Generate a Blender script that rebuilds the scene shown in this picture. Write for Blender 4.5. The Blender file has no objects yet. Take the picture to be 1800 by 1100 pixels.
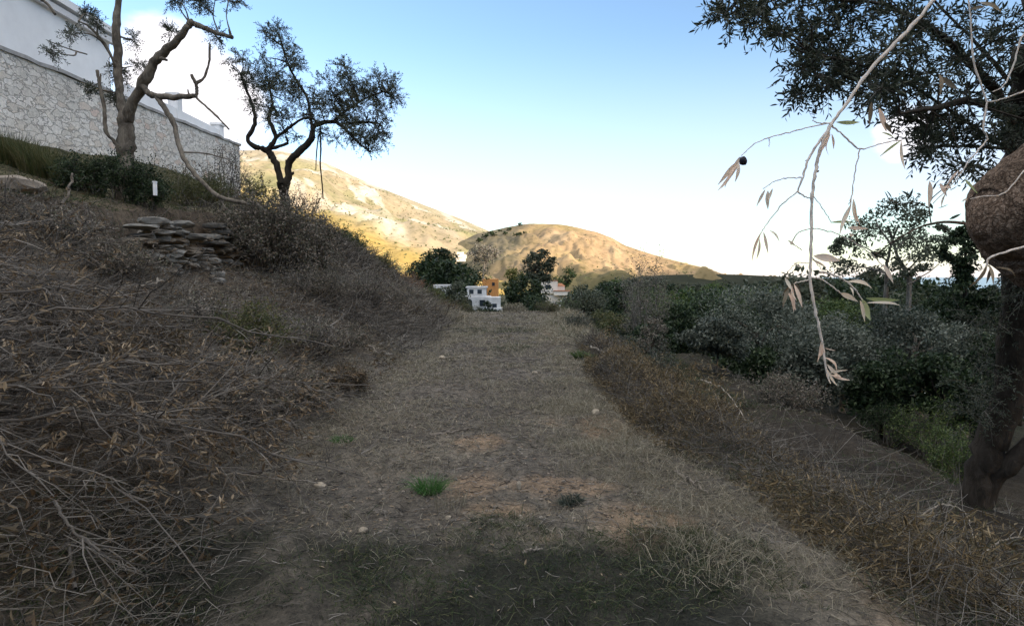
import bpy, math
import numpy as np
from mathutils import Vector
R = np.random.default_rng(11)
SC = bpy.context.scene
COL = SC.collection

# ------------------------------------------------------------------ camera
F = 1111.0                       # focal length in photo pixels (1800 wide)
CAMZ = 1.6
HZ = 484.0                       # horizon row in the photo
PITCH = math.atan((550 - HZ) / F)
cam_d = bpy.data.cameras.new("camera"); cam = bpy.data.objects.new("camera", cam_d); COL.objects.link(cam)
cam_d.sensor_width = 36; cam_d.lens = 36 * F / 1800; cam_d.sensor_fit = 'HORIZONTAL'
cam_d.clip_start = 0.05; cam_d.clip_end = 120000
cam.location = (0, 0, CAMZ); cam.rotation_euler = (math.pi / 2 - PITCH, 0, 0)
SC.camera = cam
# ------------------------------------------------------------------ sky, sun, exposure
SUN_EL, SUN_AZ = math.radians(15), math.radians(134)      # azimuth clockwise from +Y: behind, to the right
sdir = Vector((math.sin(SUN_AZ) * math.cos(SUN_EL), math.cos(SUN_AZ) * math.cos(SUN_EL), math.sin(SUN_EL)))
W = bpy.data.worlds.new("World"); SC.world = W; W.use_nodes = True
nt = W.node_tree; nt.nodes.clear()
def nd(t, typ, **kw):
    n = t.nodes.new(typ)
    for k, v in kw.items():
        if k.startswith('i_'): n.inputs[k[2:].replace('_', ' ')].default_value = v
        else: setattr(n, k, v)
    return n
sky = nd(nt, 'ShaderNodeTexSky', sky_type='NISHITA', sun_disc=False, sun_elevation=SUN_EL, sun_rotation=SUN_AZ,
         altitude=400, air_density=1.0, dust_density=0.5, ozone_density=2.0)
bg = nd(nt, 'ShaderNodeBackground'); bg.inputs['Strength'].default_value = 0.13
out = nd(nt, 'ShaderNodeOutputWorld')
# clouds: white banks low in the sky to the left and a whitish horizon
tc = nd(nt, 'ShaderNodeTexCoord')
def cloud(direction, spread, scale, lo, hi, dens):
    d = Vector(direction).normalized()
    dot = nd(nt, 'ShaderNodeVectorMath', operation='DOT_PRODUCT'); nt.links.new(tc.outputs['Generated'], dot.inputs[0]); dot.inputs[1].default_value = d
    m = nd(nt, 'ShaderNodeMapRange'); m.inputs[1].default_value = math.cos(spread); m.inputs[2].default_value = math.cos(spread * .35)
    nt.links.new(dot.outputs['Value'], m.inputs[0])
    mp = nd(nt, 'ShaderNodeMapping'); mp.inputs['Scale'].default_value = (1, 1, 2.2); nt.links.new(tc.outputs['Generated'], mp.inputs[0])
    no = nd(nt, 'ShaderNodeTexNoise'); no.inputs['Scale'].default_value = scale; no.inputs['Detail'].default_value = 7; no.inputs['Roughness'].default_value = .55
    nt.links.new(mp.outputs[0], no.inputs['Vector'])
    ad = nd(nt, 'ShaderNodeMath', operation='ADD'); nt.links.new(no.outputs[0], ad.inputs[0]); nt.links.new(m.outputs[0], ad.inputs[1])
    mr = nd(nt, 'ShaderNodeMapRange', interpolation_type='SMOOTHSTEP'); mr.inputs[1].default_value = lo; mr.inputs[2].default_value = hi; mr.inputs[4].default_value = dens
    nt.links.new(ad.outputs[0], mr.inputs[0]); return mr.outputs[0]
def pdir(px, py):
    return ((px - 900) / F, math.cos(PITCH) + (550 - py) / F * math.sin(PITCH), (550 - py) / F * math.cos(PITCH) - math.sin(PITCH))
CLOUD_COL = (4.6, 4.4, 4.5, 1)
cur = sky.outputs[0]
sx = nd(nt, 'ShaderNodeSeparateXYZ'); nt.links.new(tc.outputs['Generated'], sx.inputs[0])      # bright mist low over the horizon
hz = nd(nt, 'ShaderNodeMapRange', interpolation_type='SMOOTHSTEP'); hz.inputs[1].default_value = .36; hz.inputs[2].default_value = -.02; hz.inputs[4].default_value = .92
nt.links.new(sx.outputs[2], hz.inputs[0])
mh = nd(nt, 'ShaderNodeMixRGB', blend_type='LIGHTEN'); nt.links.new(hz.outputs[0], mh.inputs[0]); nt.links.new(cur, mh.inputs[1]); mh.inputs[2].default_value = (3.3, 3.45, 3.45, 1); cur = mh.outputs[0]
for args in ((pdir(325, 165), .135, 8, .96, 1.38, .95), (pdir(400, 215), .09, 10, 1.0, 1.45, .6), (pdir(1590, 234), .055, 18, 1.0, 1.45, .8)):
    mx = nd(nt, 'ShaderNodeMixRGB'); nt.links.new(cloud(*args), mx.inputs[0]); nt.links.new(cur, mx.inputs[1]); mx.inputs[2].default_value = CLOUD_COL
    cur = mx.outputs[0]
# unseen broken white cloud overhead, added as neutral fill light
up = nd(nt, 'ShaderNodeMapRange', interpolation_type='SMOOTHSTEP'); up.inputs[1].default_value = .46; up.inputs[2].default_value = .68; nt.links.new(sx.outputs[2], up.inputs[0])
cn = nd(nt, 'ShaderNodeTexNoise'); cn.inputs['Scale'].default_value = 3.2; cn.inputs['Detail'].default_value = 6; nt.links.new(tc.outputs['Generated'], cn.inputs['Vector'])
cm = nd(nt, 'ShaderNodeMapRange', interpolation_type='SMOOTHSTEP'); cm.inputs[1].default_value = .36; cm.inputs[2].default_value = .56; nt.links.new(cn.outputs[0], cm.inputs[0])
mu = nd(nt, 'ShaderNodeMath', operation='MULTIPLY'); nt.links.new(up.outputs[0], mu.inputs[0]); nt.links.new(cm.outputs[0], mu.inputs[1])
mc = nd(nt, 'ShaderNodeMixRGB'); nt.links.new(mu.outputs[0], mc.inputs[0]); nt.links.new(cur, mc.inputs[1]); mc.inputs[2].default_value = (8.6, 8.2, 7.8, 1); cur = mc.outputs[0]
nt.links.new(cur, bg.inputs[0]); nt.links.new(bg.outputs[0], out.inputs[0])
sl = bpy.data.lights.new("sun", 'SUN'); so = bpy.data.objects.new("sun", sl); COL.objects.link(so)
sl.energy = 3.8; sl.angle = math.radians(.55); sl.color = (1.0, .83, .62)
so.rotation_euler = (-sdir).to_track_quat('-Z', 'Y').to_euler(); so.location = (30, -40, 60)
SC.view_settings.view_transform = 'Standard'; SC.view_settings.look = 'None'
SC.view_settings.exposure = 1.27; SC.view_settings.gamma = 1
SC.cycles.max_bounces = 5; SC.cycles.diffuse_bounces = 3; SC.cycles.transparent_max_bounces = 4
SC.cycles.caustics_reflective = False; SC.cycles.caustics_refractive = False

# ------------------------------------------------------------------ helpers
def P(px, py, d):
    """point seen at photo pixel px,py whose depth along the view axis is d metres"""
    a, b = (px - 900) / F * d, (550 - py) / F * d
    return np.array([a, d * math.cos(PITCH) + b * math.sin(PITCH), CAMZ + b * math.cos(PITCH) - d * math.sin(PITCH)])

def _h(ix, iy, s):
    n = (ix.astype(np.int64) * 374761393 + iy.astype(np.int64) * 668265263 + s * 1442695041) & 0xffffffff
    n = ((n ^ (n >> 13)) * 1274126177) & 0xffffffff
    return ((n ^ (n >> 16)) & 0xffff) / 65535.0
def vnoise(x, y, s=0):
    x = np.asarray(x, float); y = np.asarray(y, float)
    ix, iy = np.floor(x), np.floor(y); fx, fy = x - ix, y - iy
    fx = fx * fx * (3 - 2 * fx); fy = fy * fy * (3 - 2 * fy)
    a, b, c, d = _h(ix, iy, s), _h(ix + 1, iy, s), _h(ix, iy + 1, s), _h(ix + 1, iy + 1, s)
    return (a * (1 - fx) + b * fx) * (1 - fy) + (c * (1 - fx) + d * fx) * fy
def fbm(x, y, o=4, s=0):
    t = 0; a = .5; n = 0
    for k in range(o):
        t = t + a * vnoise(np.asarray(x) * 2 ** k, np.asarray(y) * 2 ** k, s + k * 17); n += a; a *= .5
    return t / n * 2 - 1
def sstep(a, b, x):
    t = np.clip((np.asarray(x, float) - a) / (b - a), 0, 1); return t * t * (3 - 2 * t)
def nrm(v):
    return v / np.maximum(np.linalg.norm(v, axis=-1, keepdims=True), 1e-9)
def rdir(n, up=0.0):
    v = R.normal(size=(n, 3)); v = nrm(v); v[:, 2] += up; return nrm(v)

class MB:
    """collects geometry and links it as one mesh object"""
    def __init__(s): s.v = []; s.f = []; s.n = 0; s.c = None
    def add(s, V, Fs, mi=0):
        V = np.asarray(V, float).reshape(-1, 3)
        if not isinstance(Fs, list) or np.ndim(Fs[0]) == 1: Fs = [Fs]
        for f in Fs:
            s.f.append((np.asarray(f, np.int64) + s.n, mi))
        s.v.append(V); s.n += len(V); return s
    def box(s, c, size, rz=0, mi=0, taper=1.0):
        x, y, z = np.array(size) / 2
        V = np.array([[-x, -y, -z], [x, -y, -z], [x, y, -z], [-x, y, -z], [-x * taper, -y * taper, z], [x * taper, -y * taper, z], [x * taper, y * taper, z], [-x * taper, y * taper, z]])
        ca, sa = math.cos(rz), math.sin(rz)
        V = np.stack([V[:, 0] * ca - V[:, 1] * sa, V[:, 0] * sa + V[:, 1] * ca, V[:, 2]], 1) + np.array(c)
        return s.add(V, [[[0, 3, 2, 1], [4, 5, 6, 7], [0, 1, 5, 4], [1, 2, 6, 5], [2, 3, 7, 6], [3, 0, 4, 7]]], mi)
    def join(s, o, mi):
        for f, _ in o.f: s.f.append((f + s.n, mi))
        s.v += o.v; s.n += o.n
    def tubes(s, Pt, Rd, S=5, mi=0, cap=False):
        Pt = np.asarray(Pt, float); Rd = np.asarray(Rd, float)
        if Pt.ndim == 2: Pt = Pt[None]; Rd = Rd[None]
        N, K, _ = Pt.shape
        T = np.gradient(Pt, axis=1); T = nrm(T)
        m = nrm(T.mean(1)); ref = np.where(np.abs(m[:, 2:3]) > .8, np.array([[1., 0, 0]]), np.array([[0, 0, 1.]]))
        A = nrm(np.cross(T, ref[:, None, :])); B = np.cross(T, A)
        th = np.arange(S) / S * 2 * np.pi
        V = Pt[:, :, None, :] + Rd[:, :, None, None] * (A[:, :, None, :] * np.cos(th)[None, None, :, None] + B[:, :, None, :] * np.sin(th)[None, None, :, None])
        idx = np.arange(N * K * S).reshape(N, K, S)
        a = idx[:, :-1, :]; b = np.roll(idx, -1, 2)[:, :-1, :]; c = np.roll(idx, -1, 2)[:, 1:, :]; d = idx[:, 1:, :]
        fs = [np.stack([a, b, c, d], -1).reshape(-1, 4)]
        if cap: fs += [idx[:, 0, ::-1].reshape(-1, S), idx[:, -1, :].reshape(-1, S)]
        return s.add(V.reshape(-1, 3), fs, mi)
    def leaves(s, pos, d, nv, L, Wd, mi=0, bend=.12):
        """lens-shaped leaves folded along the midrib: six vertices, two quads each"""
        pos = np.asarray(pos); n = len(pos)
        if n == 0: return s
        d = nrm(d); sd = nrm(np.cross(d, nv)); up = np.cross(sd, d)
        L = np.broadcast_to(L, (n,))[:, None]; Wd = np.broadcast_to(Wd, (n,))[:, None]
        p0 = pos; p3 = pos + d * L - up * L * bend
        c1 = pos + d * L * .33; c2 = pos + d * L * .68 - up * L * bend * .4
        V = np.stack([p0, c1 + sd * Wd * .5 + up * Wd * .12, c2 + sd * Wd * .42 + up * Wd * .1, p3, c2 - sd * Wd * .42 + up * Wd * .1, c1 - sd * Wd * .5 + up * Wd * .12], 1).reshape(-1, 3)
        i = np.arange(n)[:, None] * 6
        return s.add(V, [np.concatenate([i + np.array([[0, 1, 2, 3]]), i + np.array([[0, 3, 4, 5]])], 0)], mi)
    def quads(s, pos, d, nv, L, Wd, mi=0):
        """cheap rhombic leaf clumps for far crowns"""
        n = len(pos)
        if n == 0: return s
        d = nrm(d); sd = nrm(np.cross(d, nv))
        L = np.broadcast_to(L, (n,))[:, None]; Wd = np.broadcast_to(Wd, (n,))[:, None]
        V = np.stack([pos - d * L * .5, pos + sd * Wd * .5 + d * L * .05, pos + d * L * .5, pos - sd * Wd * .5 - d * L * .05], 1).reshape(-1, 3)
        return s.add(V, [np.arange(n * 4).reshape(n, 4)], mi)
    def blades(s, pos, d, L, Wd, droop, mi=0):
        """curved grass blades: two quads + tip"""
        n = len(pos)
        if n == 0: return s
        d = nrm(d); h = d.copy(); h[:, 2] = 0; h = nrm(h + R.normal(size=(n, 3)) * [.3, .3, 0])
        sd = nrm(np.cross(d, R.normal(size=(n, 3))))
        L = np.broadcast_to(L, (n,))[:, None]; Wd = np.broadcast_to(Wd, (n,))[:, None]; dr = np.broadcast_to(droop, (n,))[:, None]
        down = np.array([[0, 0, -1.]])
        p1 = pos + d * L * .5 + (h * .3 + down * .25) * L * dr * .5
        p2 = pos + d * L * .9 + (h * .6 + down * .8) * L * dr
        V = np.stack([pos - sd * Wd * .5, pos + sd * Wd * .5, p1 + sd * Wd * .42, p1 - sd * Wd * .42, p2], 1).reshape(-1, 3)
        i = np.arange(n)[:, None] * 5
        s.add(V, [i + np.array([[0, 1, 2, 3]]), i + np.array([[3, 2, 4]])], mi); return s
    def build(s, name, mats, parent=None, smooth=False, origin=None):
        me = bpy.data.meshes.new(name)
        V = np.concatenate(s.v) if s.v else np.zeros((0, 3))
        if origin is not None: V = V - np.asarray(origin)
        me.vertices.add(len(V)); me.vertices.foreach_set('co', V.astype(np.float32).ravel())
        nl = sum(f.size for f, _ in s.f); npoly = sum(len(f) for f, _ in s.f)
        me.loops.add(nl); me.polygons.add(npoly)
        me.loops.foreach_set('vertex_index', np.concatenate([f.ravel() for f, _ in s.f]).astype(np.int32))
        tot = np.concatenate([np.full(len(f), f.shape[1]) for f, _ in s.f])
        me.polygons.foreach_set('loop_start', np.concatenate([[0], np.cumsum(tot)[:-1]]).astype(np.int32))
        me.polygons.foreach_set('material_index', np.concatenate([np.full(len(f), mi) for f, mi in s.f]).astype(np.int32))
        me.polygons.foreach_set('use_smooth', np.full(npoly, smooth))
        if s.c is not None:
            at = me.attributes.new('col', 'FLOAT_COLOR', 'POINT')
            at.data.foreach_set('color', np.concatenate([s.c, np.ones((len(s.c), 1))], 1).astype(np.float32).ravel())
        me.update(calc_edges=True); me.validate()
        for m in (mats if isinstance(mats, (list, tuple)) else [mats]): me.materials.append(m)
        o = bpy.data.objects.new(name, me); COL.objects.link(o)
        if parent: o.parent = parent
        if origin is not None: o.location = origin
        return o
def tag(o, label, cat, group=None):
    o['label'] = label; o['category'] = cat
    if group: o['group'] = group
    return o
def thing(name, loc, label, cat, group=None, rz=0):
    o = bpy.data.objects.new(name, None); COL.objects.link(o); o.empty_display_size = .2
    o.location = loc; o.rotation_euler = (0, 0, rz); return tag(o, label, cat, group)
def kind(o, k): o['kind'] = k; return o
def dup(root, loc, rot=(0, 0, 0), scale=1.0, label=None, group=None):
    r = root.copy(); COL.objects.link(r); r.location = loc; r.rotation_euler = rot; r.scale = (scale,) * 3
    if label: r['label'] = label
    if group: r['group'] = group
    for ch in list(root.children):
        c = ch.copy(); COL.objects.link(c); c.parent = r
    return r
def smooth_line(pts, n):
    """Catmull-Rom through pts (any number of columns)"""
    pts = np.asarray(pts, float); k = len(pts)
    ext = np.vstack([2 * pts[0] - pts[1], pts, 2 * pts[-1] - pts[-2]])
    t = np.linspace(0, k - 1 - 1e-6, n); i = t.astype(int); f = (t - i)[:, None]
    p0, p1, p2, p3 = ext[i], ext[i + 1], ext[i + 2], ext[i + 3]
    return .5 * (2 * p1 + (p2 - p0) * f + (2 * p0 - 5 * p1 + 4 * p2 - p3) * f ** 2 + (3 * p1 - p0 - 3 * p2 + p3) * f ** 3)

# ------------------------------------------------------------------ materials
def newmat(name):
    m = bpy.data.materials.new(name); m.use_nodes = True; t = m.node_tree
    return m, t, t.nodes['Principled BSDF']
def ramp(t, fac, stops):
    r = nd(t, 'ShaderNodeValToRGB'); el = r.color_ramp.elements
    while len(el) < len(stops): el.new(.5)
    for e, (p, c) in zip(el, stops): e.position = p; e.color = (*c, 1)
    t.links.new(fac, r.inputs[0]); return r.outputs[0]
def noise(t, scale, detail=5, rough=.6, coord='Object', stretch=None, dist=0):
    c = nd(t, 'ShaderNodeTexCoord'); src = c.outputs[coord]
    if stretch:
        mp = nd(t, 'ShaderNodeMapping'); mp.inputs['Scale'].default_value = stretch; t.links.new(src, mp.inputs[0]); src = mp.outputs[0]
    n = nd(t, 'ShaderNodeTexNoise'); n.inputs['Scale'].default_value = scale; n.inputs['Detail'].default_value = detail; n.inputs['Roughness'].default_value = rough; n.inputs['Distortion'].default_value = dist
    t.links.new(src, n.inputs['Vector']); return n.outputs[0]
def mixc(t, fac, a, b, mode='MIX'):
    m = nd(t, 'ShaderNodeMixRGB', blend_type=mode)
    for i, v in ((0, fac), (1, a), (2, b)):
        if hasattr(v, 'links'): t.links.new(v, m.inputs[i])
        else: m.inputs[i].default_value = v if i == 0 else (*v, 1)
    return m.outputs[0]
def bump(t, bs, h, strength, dist):
    b = nd(t, 'ShaderNodeBump'); b.inputs['Strength'].default_value = strength; b.inputs['Distance'].default_value = dist
    t.links.new(h, b.inputs['Height']); t.links.new(b.outputs[0], bs.inputs['Normal'])
def mleaf(name, cols, trans=.25, rough=.55, var=.0):
    """leaves or twigs: every leaf gets its own shade from the list"""
    m, t, b = newmat(name)
    g = nd(t, 'ShaderNodeNewGeometry'); n = len(cols)
    c = ramp(t, g.outputs['Random Per Island'], [(i / max(n - 1, 1), q) for i, q in enumerate(cols)])
    t.links.new(c, b.inputs['Base Color']); b.inputs['Roughness'].default_value = rough; b.inputs['Specular IOR Level'].default_value = .25
    if trans:
        tr = nd(t, 'ShaderNodeBsdfTranslucent'); t.links.new(c, tr.inputs[0])
        mx = nd(t, 'ShaderNodeMixShader'); mx.inputs[0].default_value = trans
        t.links.new(b.outputs[0], mx.inputs[1]); t.links.new(tr.outputs[0], mx.inputs[2])
        t.links.new(mx.outputs[0], t.nodes['Material Output'].inputs[0])
    return m
def mbark(name, c1, c2, scale=14, dist=.02, stretch=(1, 1, .35)):
    m, t, b = newmat(name)
    n = noise(t, scale, 7, .68, stretch=stretch, dist=.6)
    n2 = noise(t, scale * .25, 3, .5)
    c = ramp(t, n, [(.32, tuple(x * .55 for x in c1)), (.5, c1), (.68, c2)])
    c = mixc(t, ramp(t, n2, [(.4, (0, 0, 0)), (.7, (.5, .5, .5))]), c, tuple(x * 1.3 for x in c2))
    t.links.new(c, b.inputs['Base Color']); b.inputs['Roughness'].default_value = .9; b.inputs['Specular IOR Level'].default_value = .15
    bump(t, b, n, .9, dist); return m
def mplain(name, c, rough=.8, nscale=6, amt=.25, bmp=.0):
    m, t, b = newmat(name); n = noise(t, nscale, 6, .65)
    t.links.new(ramp(t, n, [(.3, tuple(x * (1 - amt) for x in c)), (.7, tuple(min(1, x * (1 + amt * .6)) for x in c))]), b.inputs['Base Color'])
    b.inputs['Roughness'].default_value = rough; b.inputs['Specular IOR Level'].default_value = .2
    if bmp: bump(t, b, n, .7, bmp)
    return m
M = {}
M['olive_leaf'] = mleaf('olive_leaf', [(.035, .045, .028), (.05, .062, .036), (.075, .085, .055), (.11, .12, .085)], .22)
M['olive_grey'] = mleaf('olive_grey', [(.022, .03, .021), (.042, .053, .039), (.07, .083, .063), (.13, .142, .115)], .2)
M['olive_pale'] = mleaf('olive_pale', [(.04, .052, .036), (.075, .09, .066), (.12, .135, .105), (.20, .215, .175)], .2)
M['canopy'] = mleaf('canopy', [(.022, .03, .02), (.032, .042, .026), (.045, .055, .034), (.07, .08, .055)], .18)
M['dark_leaf'] = mleaf('dark_leaf', [(.010, .02, .010), (.018, .034, .015), (.03, .05, .02), (.05, .072, .028)], .2)
M['green_leaf'] = mleaf('green_leaf', [(.03, .055, .018), (.05, .085, .025), (.08, .115, .035), (.12, .15, .05)], .25)
M['yellow_leaf'] = mleaf('yellow_leaf', [(.08, .09, .02), (.12, .125, .03), (.17, .16, .045), (.22, .19, .06)], .25)
M['grey_twig_leaf'] = mleaf('grey_twig_leaf', [(.10, .09, .07), (.16, .14, .12), (.22, .20, .17), (.10, .11, .07)], .1)
M['bramble'] = mleaf('bramble', [(.05, .055, .035), (.085, .075, .055), (.14, .115, .095), (.24, .21, .175), (.06, .075, .04)], .15)
M['rust_leaf'] = mleaf('rust_leaf', [(.10, .05, .03), (.16, .08, .045), (.22, .13, .08), (.13, .09, .06)], .2)
M['bracken'] = mleaf('bracken', [(.04, .03, .02), (.07, .05, .03), (.12, .078, .042), (.075, .066, .04), (.16, .125, .08), (.055, .05, .035)], .2)
M['bracken_gold'] = mleaf('bracken_gold', [(.05, .038, .022), (.10, .073, .036), (.18, .128, .062), (.085, .074, .042), (.28, .215, .125), (.06, .054, .034)], .2)
M['dead_leaf'] = mleaf('dead_leaf', [(.07, .052, .034), (.12, .085, .05), (.20, .15, .095), (.36, .29, .20), (.075, .06, .042)], .2)
M['pale_leaf'] = mleaf('pale_leaf', [(.74, .52, .39), (.84, .66, .52), (.88, .78, .63), (.70, .54, .40)], .35)  # dry tan leaves, lightened to carry the flash light
M['pale_green_leaf'] = mleaf('pale_green_leaf', [(.36, .40, .18), (.50, .52, .28)], .3)  # green leaves with the flash brightness put into the colour
M['pale_stem'] = mplain('pale_stem', (.68, .60, .52), .75, 60, .35)  # stem colour lightened for the flash too
M['twig'] = mleaf('twig', [(.025, .022, .019), (.05, .044, .038), (.09, .081, .071), (.14, .128, .115), (.24, .222, .2)], 0, .85)
M['twig_dark'] = mleaf('twig_dark', [(.024, .021, .017), (.05, .044, .037), (.085, .077, .066), (.125, .115, .10), (.21, .195, .175)], 0, .85)
M['straw'] = mleaf('straw', [(.16, .142, .10), (.25, .225, .165), (.40, .36, .27), (.12, .115, .075), (.19, .15, .10)], .2)
M['grass'] = mleaf('grass', [(.016, .03, .012), (.024, .042, .016), (.04, .06, .022), (.075, .085, .036), (.12, .115, .06)], .25)
M['hill_scrub'] = mleaf('hill_scrub', [(.10, .12, .05), (.14, .16, .065), (.18, .19, .09)], .1)
M['fresh_grass'] = mleaf('fresh_grass', [(.035, .10, .022), (.05, .14, .03), (.08, .17, .045)], .3)
M['broom_grass'] = mleaf('broom_grass', [(.045, .065, .025), (.07, .085, .03), (.10, .10, .04), (.14, .12, .06)], .25)
M['bark'] = mbark('bark', (.10, .085, .068), (.21, .185, .15), 16, .02)
M['bark_dark'] = mbark('bark_dark', (.028, .023, .018), (.055, .046, .037), 10, .03)
def mbark_near():
    m, t, b = newmat('bark_near')
    c = nd(t, 'ShaderNodeTexCoord'); mp = nd(t, 'ShaderNodeMapping'); mp.inputs['Scale'].default_value = (.45, 1.2, 1.2); mp.inputs['Rotation'].default_value = (.3, .9, .2); t.links.new(c.outputs['Object'], mp.inputs[0])
    n0 = nd(t, 'ShaderNodeTexNoise'); n0.inputs['Scale'].default_value = 18; n0.inputs['Detail'].default_value = 4; t.links.new(mp.outputs[0], n0.inputs['Vector'])
    ad = nd(t, 'ShaderNodeMixRGB', blend_type='ADD'); ad.inputs[0].default_value = .12; t.links.new(mp.outputs[0], ad.inputs[1]); t.links.new(n0.outputs['Color'], ad.inputs[2])
    v = nd(t, 'ShaderNodeTexVoronoi', feature='DISTANCE_TO_EDGE'); v.inputs['Scale'].default_value = 60; t.links.new(ad.outputs[0], v.inputs['Vector'])
    cr = ramp(t, v.outputs['Distance'], [(0, (.66, .64, .62)), (.14, (1, 1, 1))])
    n1 = noise(t, 70, 7, .8, stretch=(1.6, 1, .6), dist=1.2); n2 = noise(t, 12, 5, .65)
    col = ramp(t, n1, [(.33, (.075, .05, .035)), (.5, (.21, .15, .11)), (.66, (.46, .36, .28))])  # bark browns raised to hold the flash light
    col = mixc(t, 1, col, cr, 'MULTIPLY'); col = mixc(t, 1, col, ramp(t, n2, [(.35, (.6, .58, .55)), (.65, (1.35, 1.3, 1.25))]), 'MULTIPLY')
    t.links.new(col, b.inputs['Base Color']); b.inputs['Roughness'].default_value = .92; b.inputs['Specular IOR Level'].default_value = .15
    s = nd(t, 'ShaderNodeMath', operation='MULTIPLY_ADD'); t.links.new(n1, s.inputs[0]); s.inputs[1].default_value = .5; t.links.new(cr, s.inputs[2])
    bump(t, b, s.outputs[0], 1, .012); return m
M['bark_near'] = mbark_near()
M['bark_grey'] = mbark('bark_grey', (.13, .115, .10), (.24, .22, .19), 12, .02)
M['stick'] = mbark('stick', (.20, .175, .145), (.34, .31, .26), 30, .004)
M['stick_dark'] = mbark('stick_dark', (.13, .11, .09), (.22, .195, .165), 30, .004)
M['stone'] = mplain('stone', (.27, .26, .24), .9, 9, .45, .02)
M['stone_pale'] = mplain('stone_pale', (.36, .31, .24), .9, 9, .3, .01)
M['stone_warm'] = mplain('stone_warm', (.34, .25, .17), .9, 9, .4, .02)
M['stone_mid'] = mplain('stone_mid', (.22, .19, .155), .9, 9, .4, .02)
M['white'] = mplain('white', (.85, .85, .85), .75, 1.2, .08)
M['village_white'] = mplain('village_white', (.58, .58, .57), .8, .8, .25)
M['cream'] = mplain('cream', (.80, .72, .62), .75, 1.2, .08)
M['terracotta'] = mplain('terracotta', (.60, .27, .09), .8, 2, .2)
M['roof'] = mplain('roof', (.40, .18, .10), .8, 2, .3)
M['glass'] = mplain('glass', (.03, .04, .05), .15, 2, .2)
M['teal'] = mplain('teal', (.10, .22, .24), .6, 2, .2)
M['gravel'] = mleaf('gravel', [(.12, .10, .085), (.17, .145, .12), (.22, .19, .155), (.30, .265, .22), (.18, .12, .08)], 0, .9)

M['clod'] = mleaf('clod', [(.05, .045, .038), (.09, .08, .068), (.13, .115, .098), (.17, .13, .10)], 0, .95)
def mground():
    m, t, b = newmat('earth')
    at = nd(t, 'ShaderNodeAttribute', attribute_name='col')
    n1 = noise(t, 1.1, 6, .65); n2 = noise(t, 9, 6, .7); n3 = noise(t, 55, 4, .75)
    c = mixc(t, 1.0, at.outputs['Color'], ramp(t, n2, [(.28, (.5, .5, .5)), (.5, (.95, .94, .92)), (.72, (1.5, 1.45, 1.4))]), 'MULTIPLY')
    c = mixc(t, 1.0, c, ramp(t, n3, [(.3, (.55, .54, .53)), (.5, (1, 1, 1)), (.7, (1.5, 1.45, 1.38))]), 'MULTIPLY')
    c = mixc(t, 1.0, c, ramp(t, n1, [(.3, (.75, .74, .74)), (.7, (1.2, 1.18, 1.12))]), 'MULTIPLY')
    t.links.new(c, b.inputs['Base Color']); b.inputs['Roughness'].default_value = .95; b.inputs['Specular IOR Level'].default_value = .1
    s = nd(t, 'ShaderNodeMath', operation='ADD'); t.links.new(n2, s.inputs[0]); t.links.new(n3, s.inputs[1])
    bump(t, b, s.outputs[0], .8, .05); return m
M['earth'] = mground()
def mhill(name, scale):
    m, t, b = newmat(name)
    at = nd(t, 'ShaderNodeAttribute', attribute_name='col')
    n1 = noise(t, scale, 8, .7); n2 = noise(t, scale * 6, 6, .75)
    c = mixc(t, 1.0, at.outputs['Color'], ramp(t, n1, [(.3, (.68, .72, .66)), (.55, (1, 1, 1)), (.75, (1.25, 1.22, 1.2))]), 'MULTIPLY')
    c = mixc(t, 1.0, c, ramp(t, n2, [(.34, (.5, .55, .48)), (.47, (1, 1, 1)), (.72, (1.2, 1.18, 1.15))]), 'MULTIPLY')
    t.links.new(c, b.inputs['Base Color']); b.inputs['Roughness'].default_value = 1; b.inputs['Specular IOR Level'].default_value = .05
    return m
M['mountain'] = mhill('mountain_ground', .02)
M['hill'] = mhill('hill_ground', .03)
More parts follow.
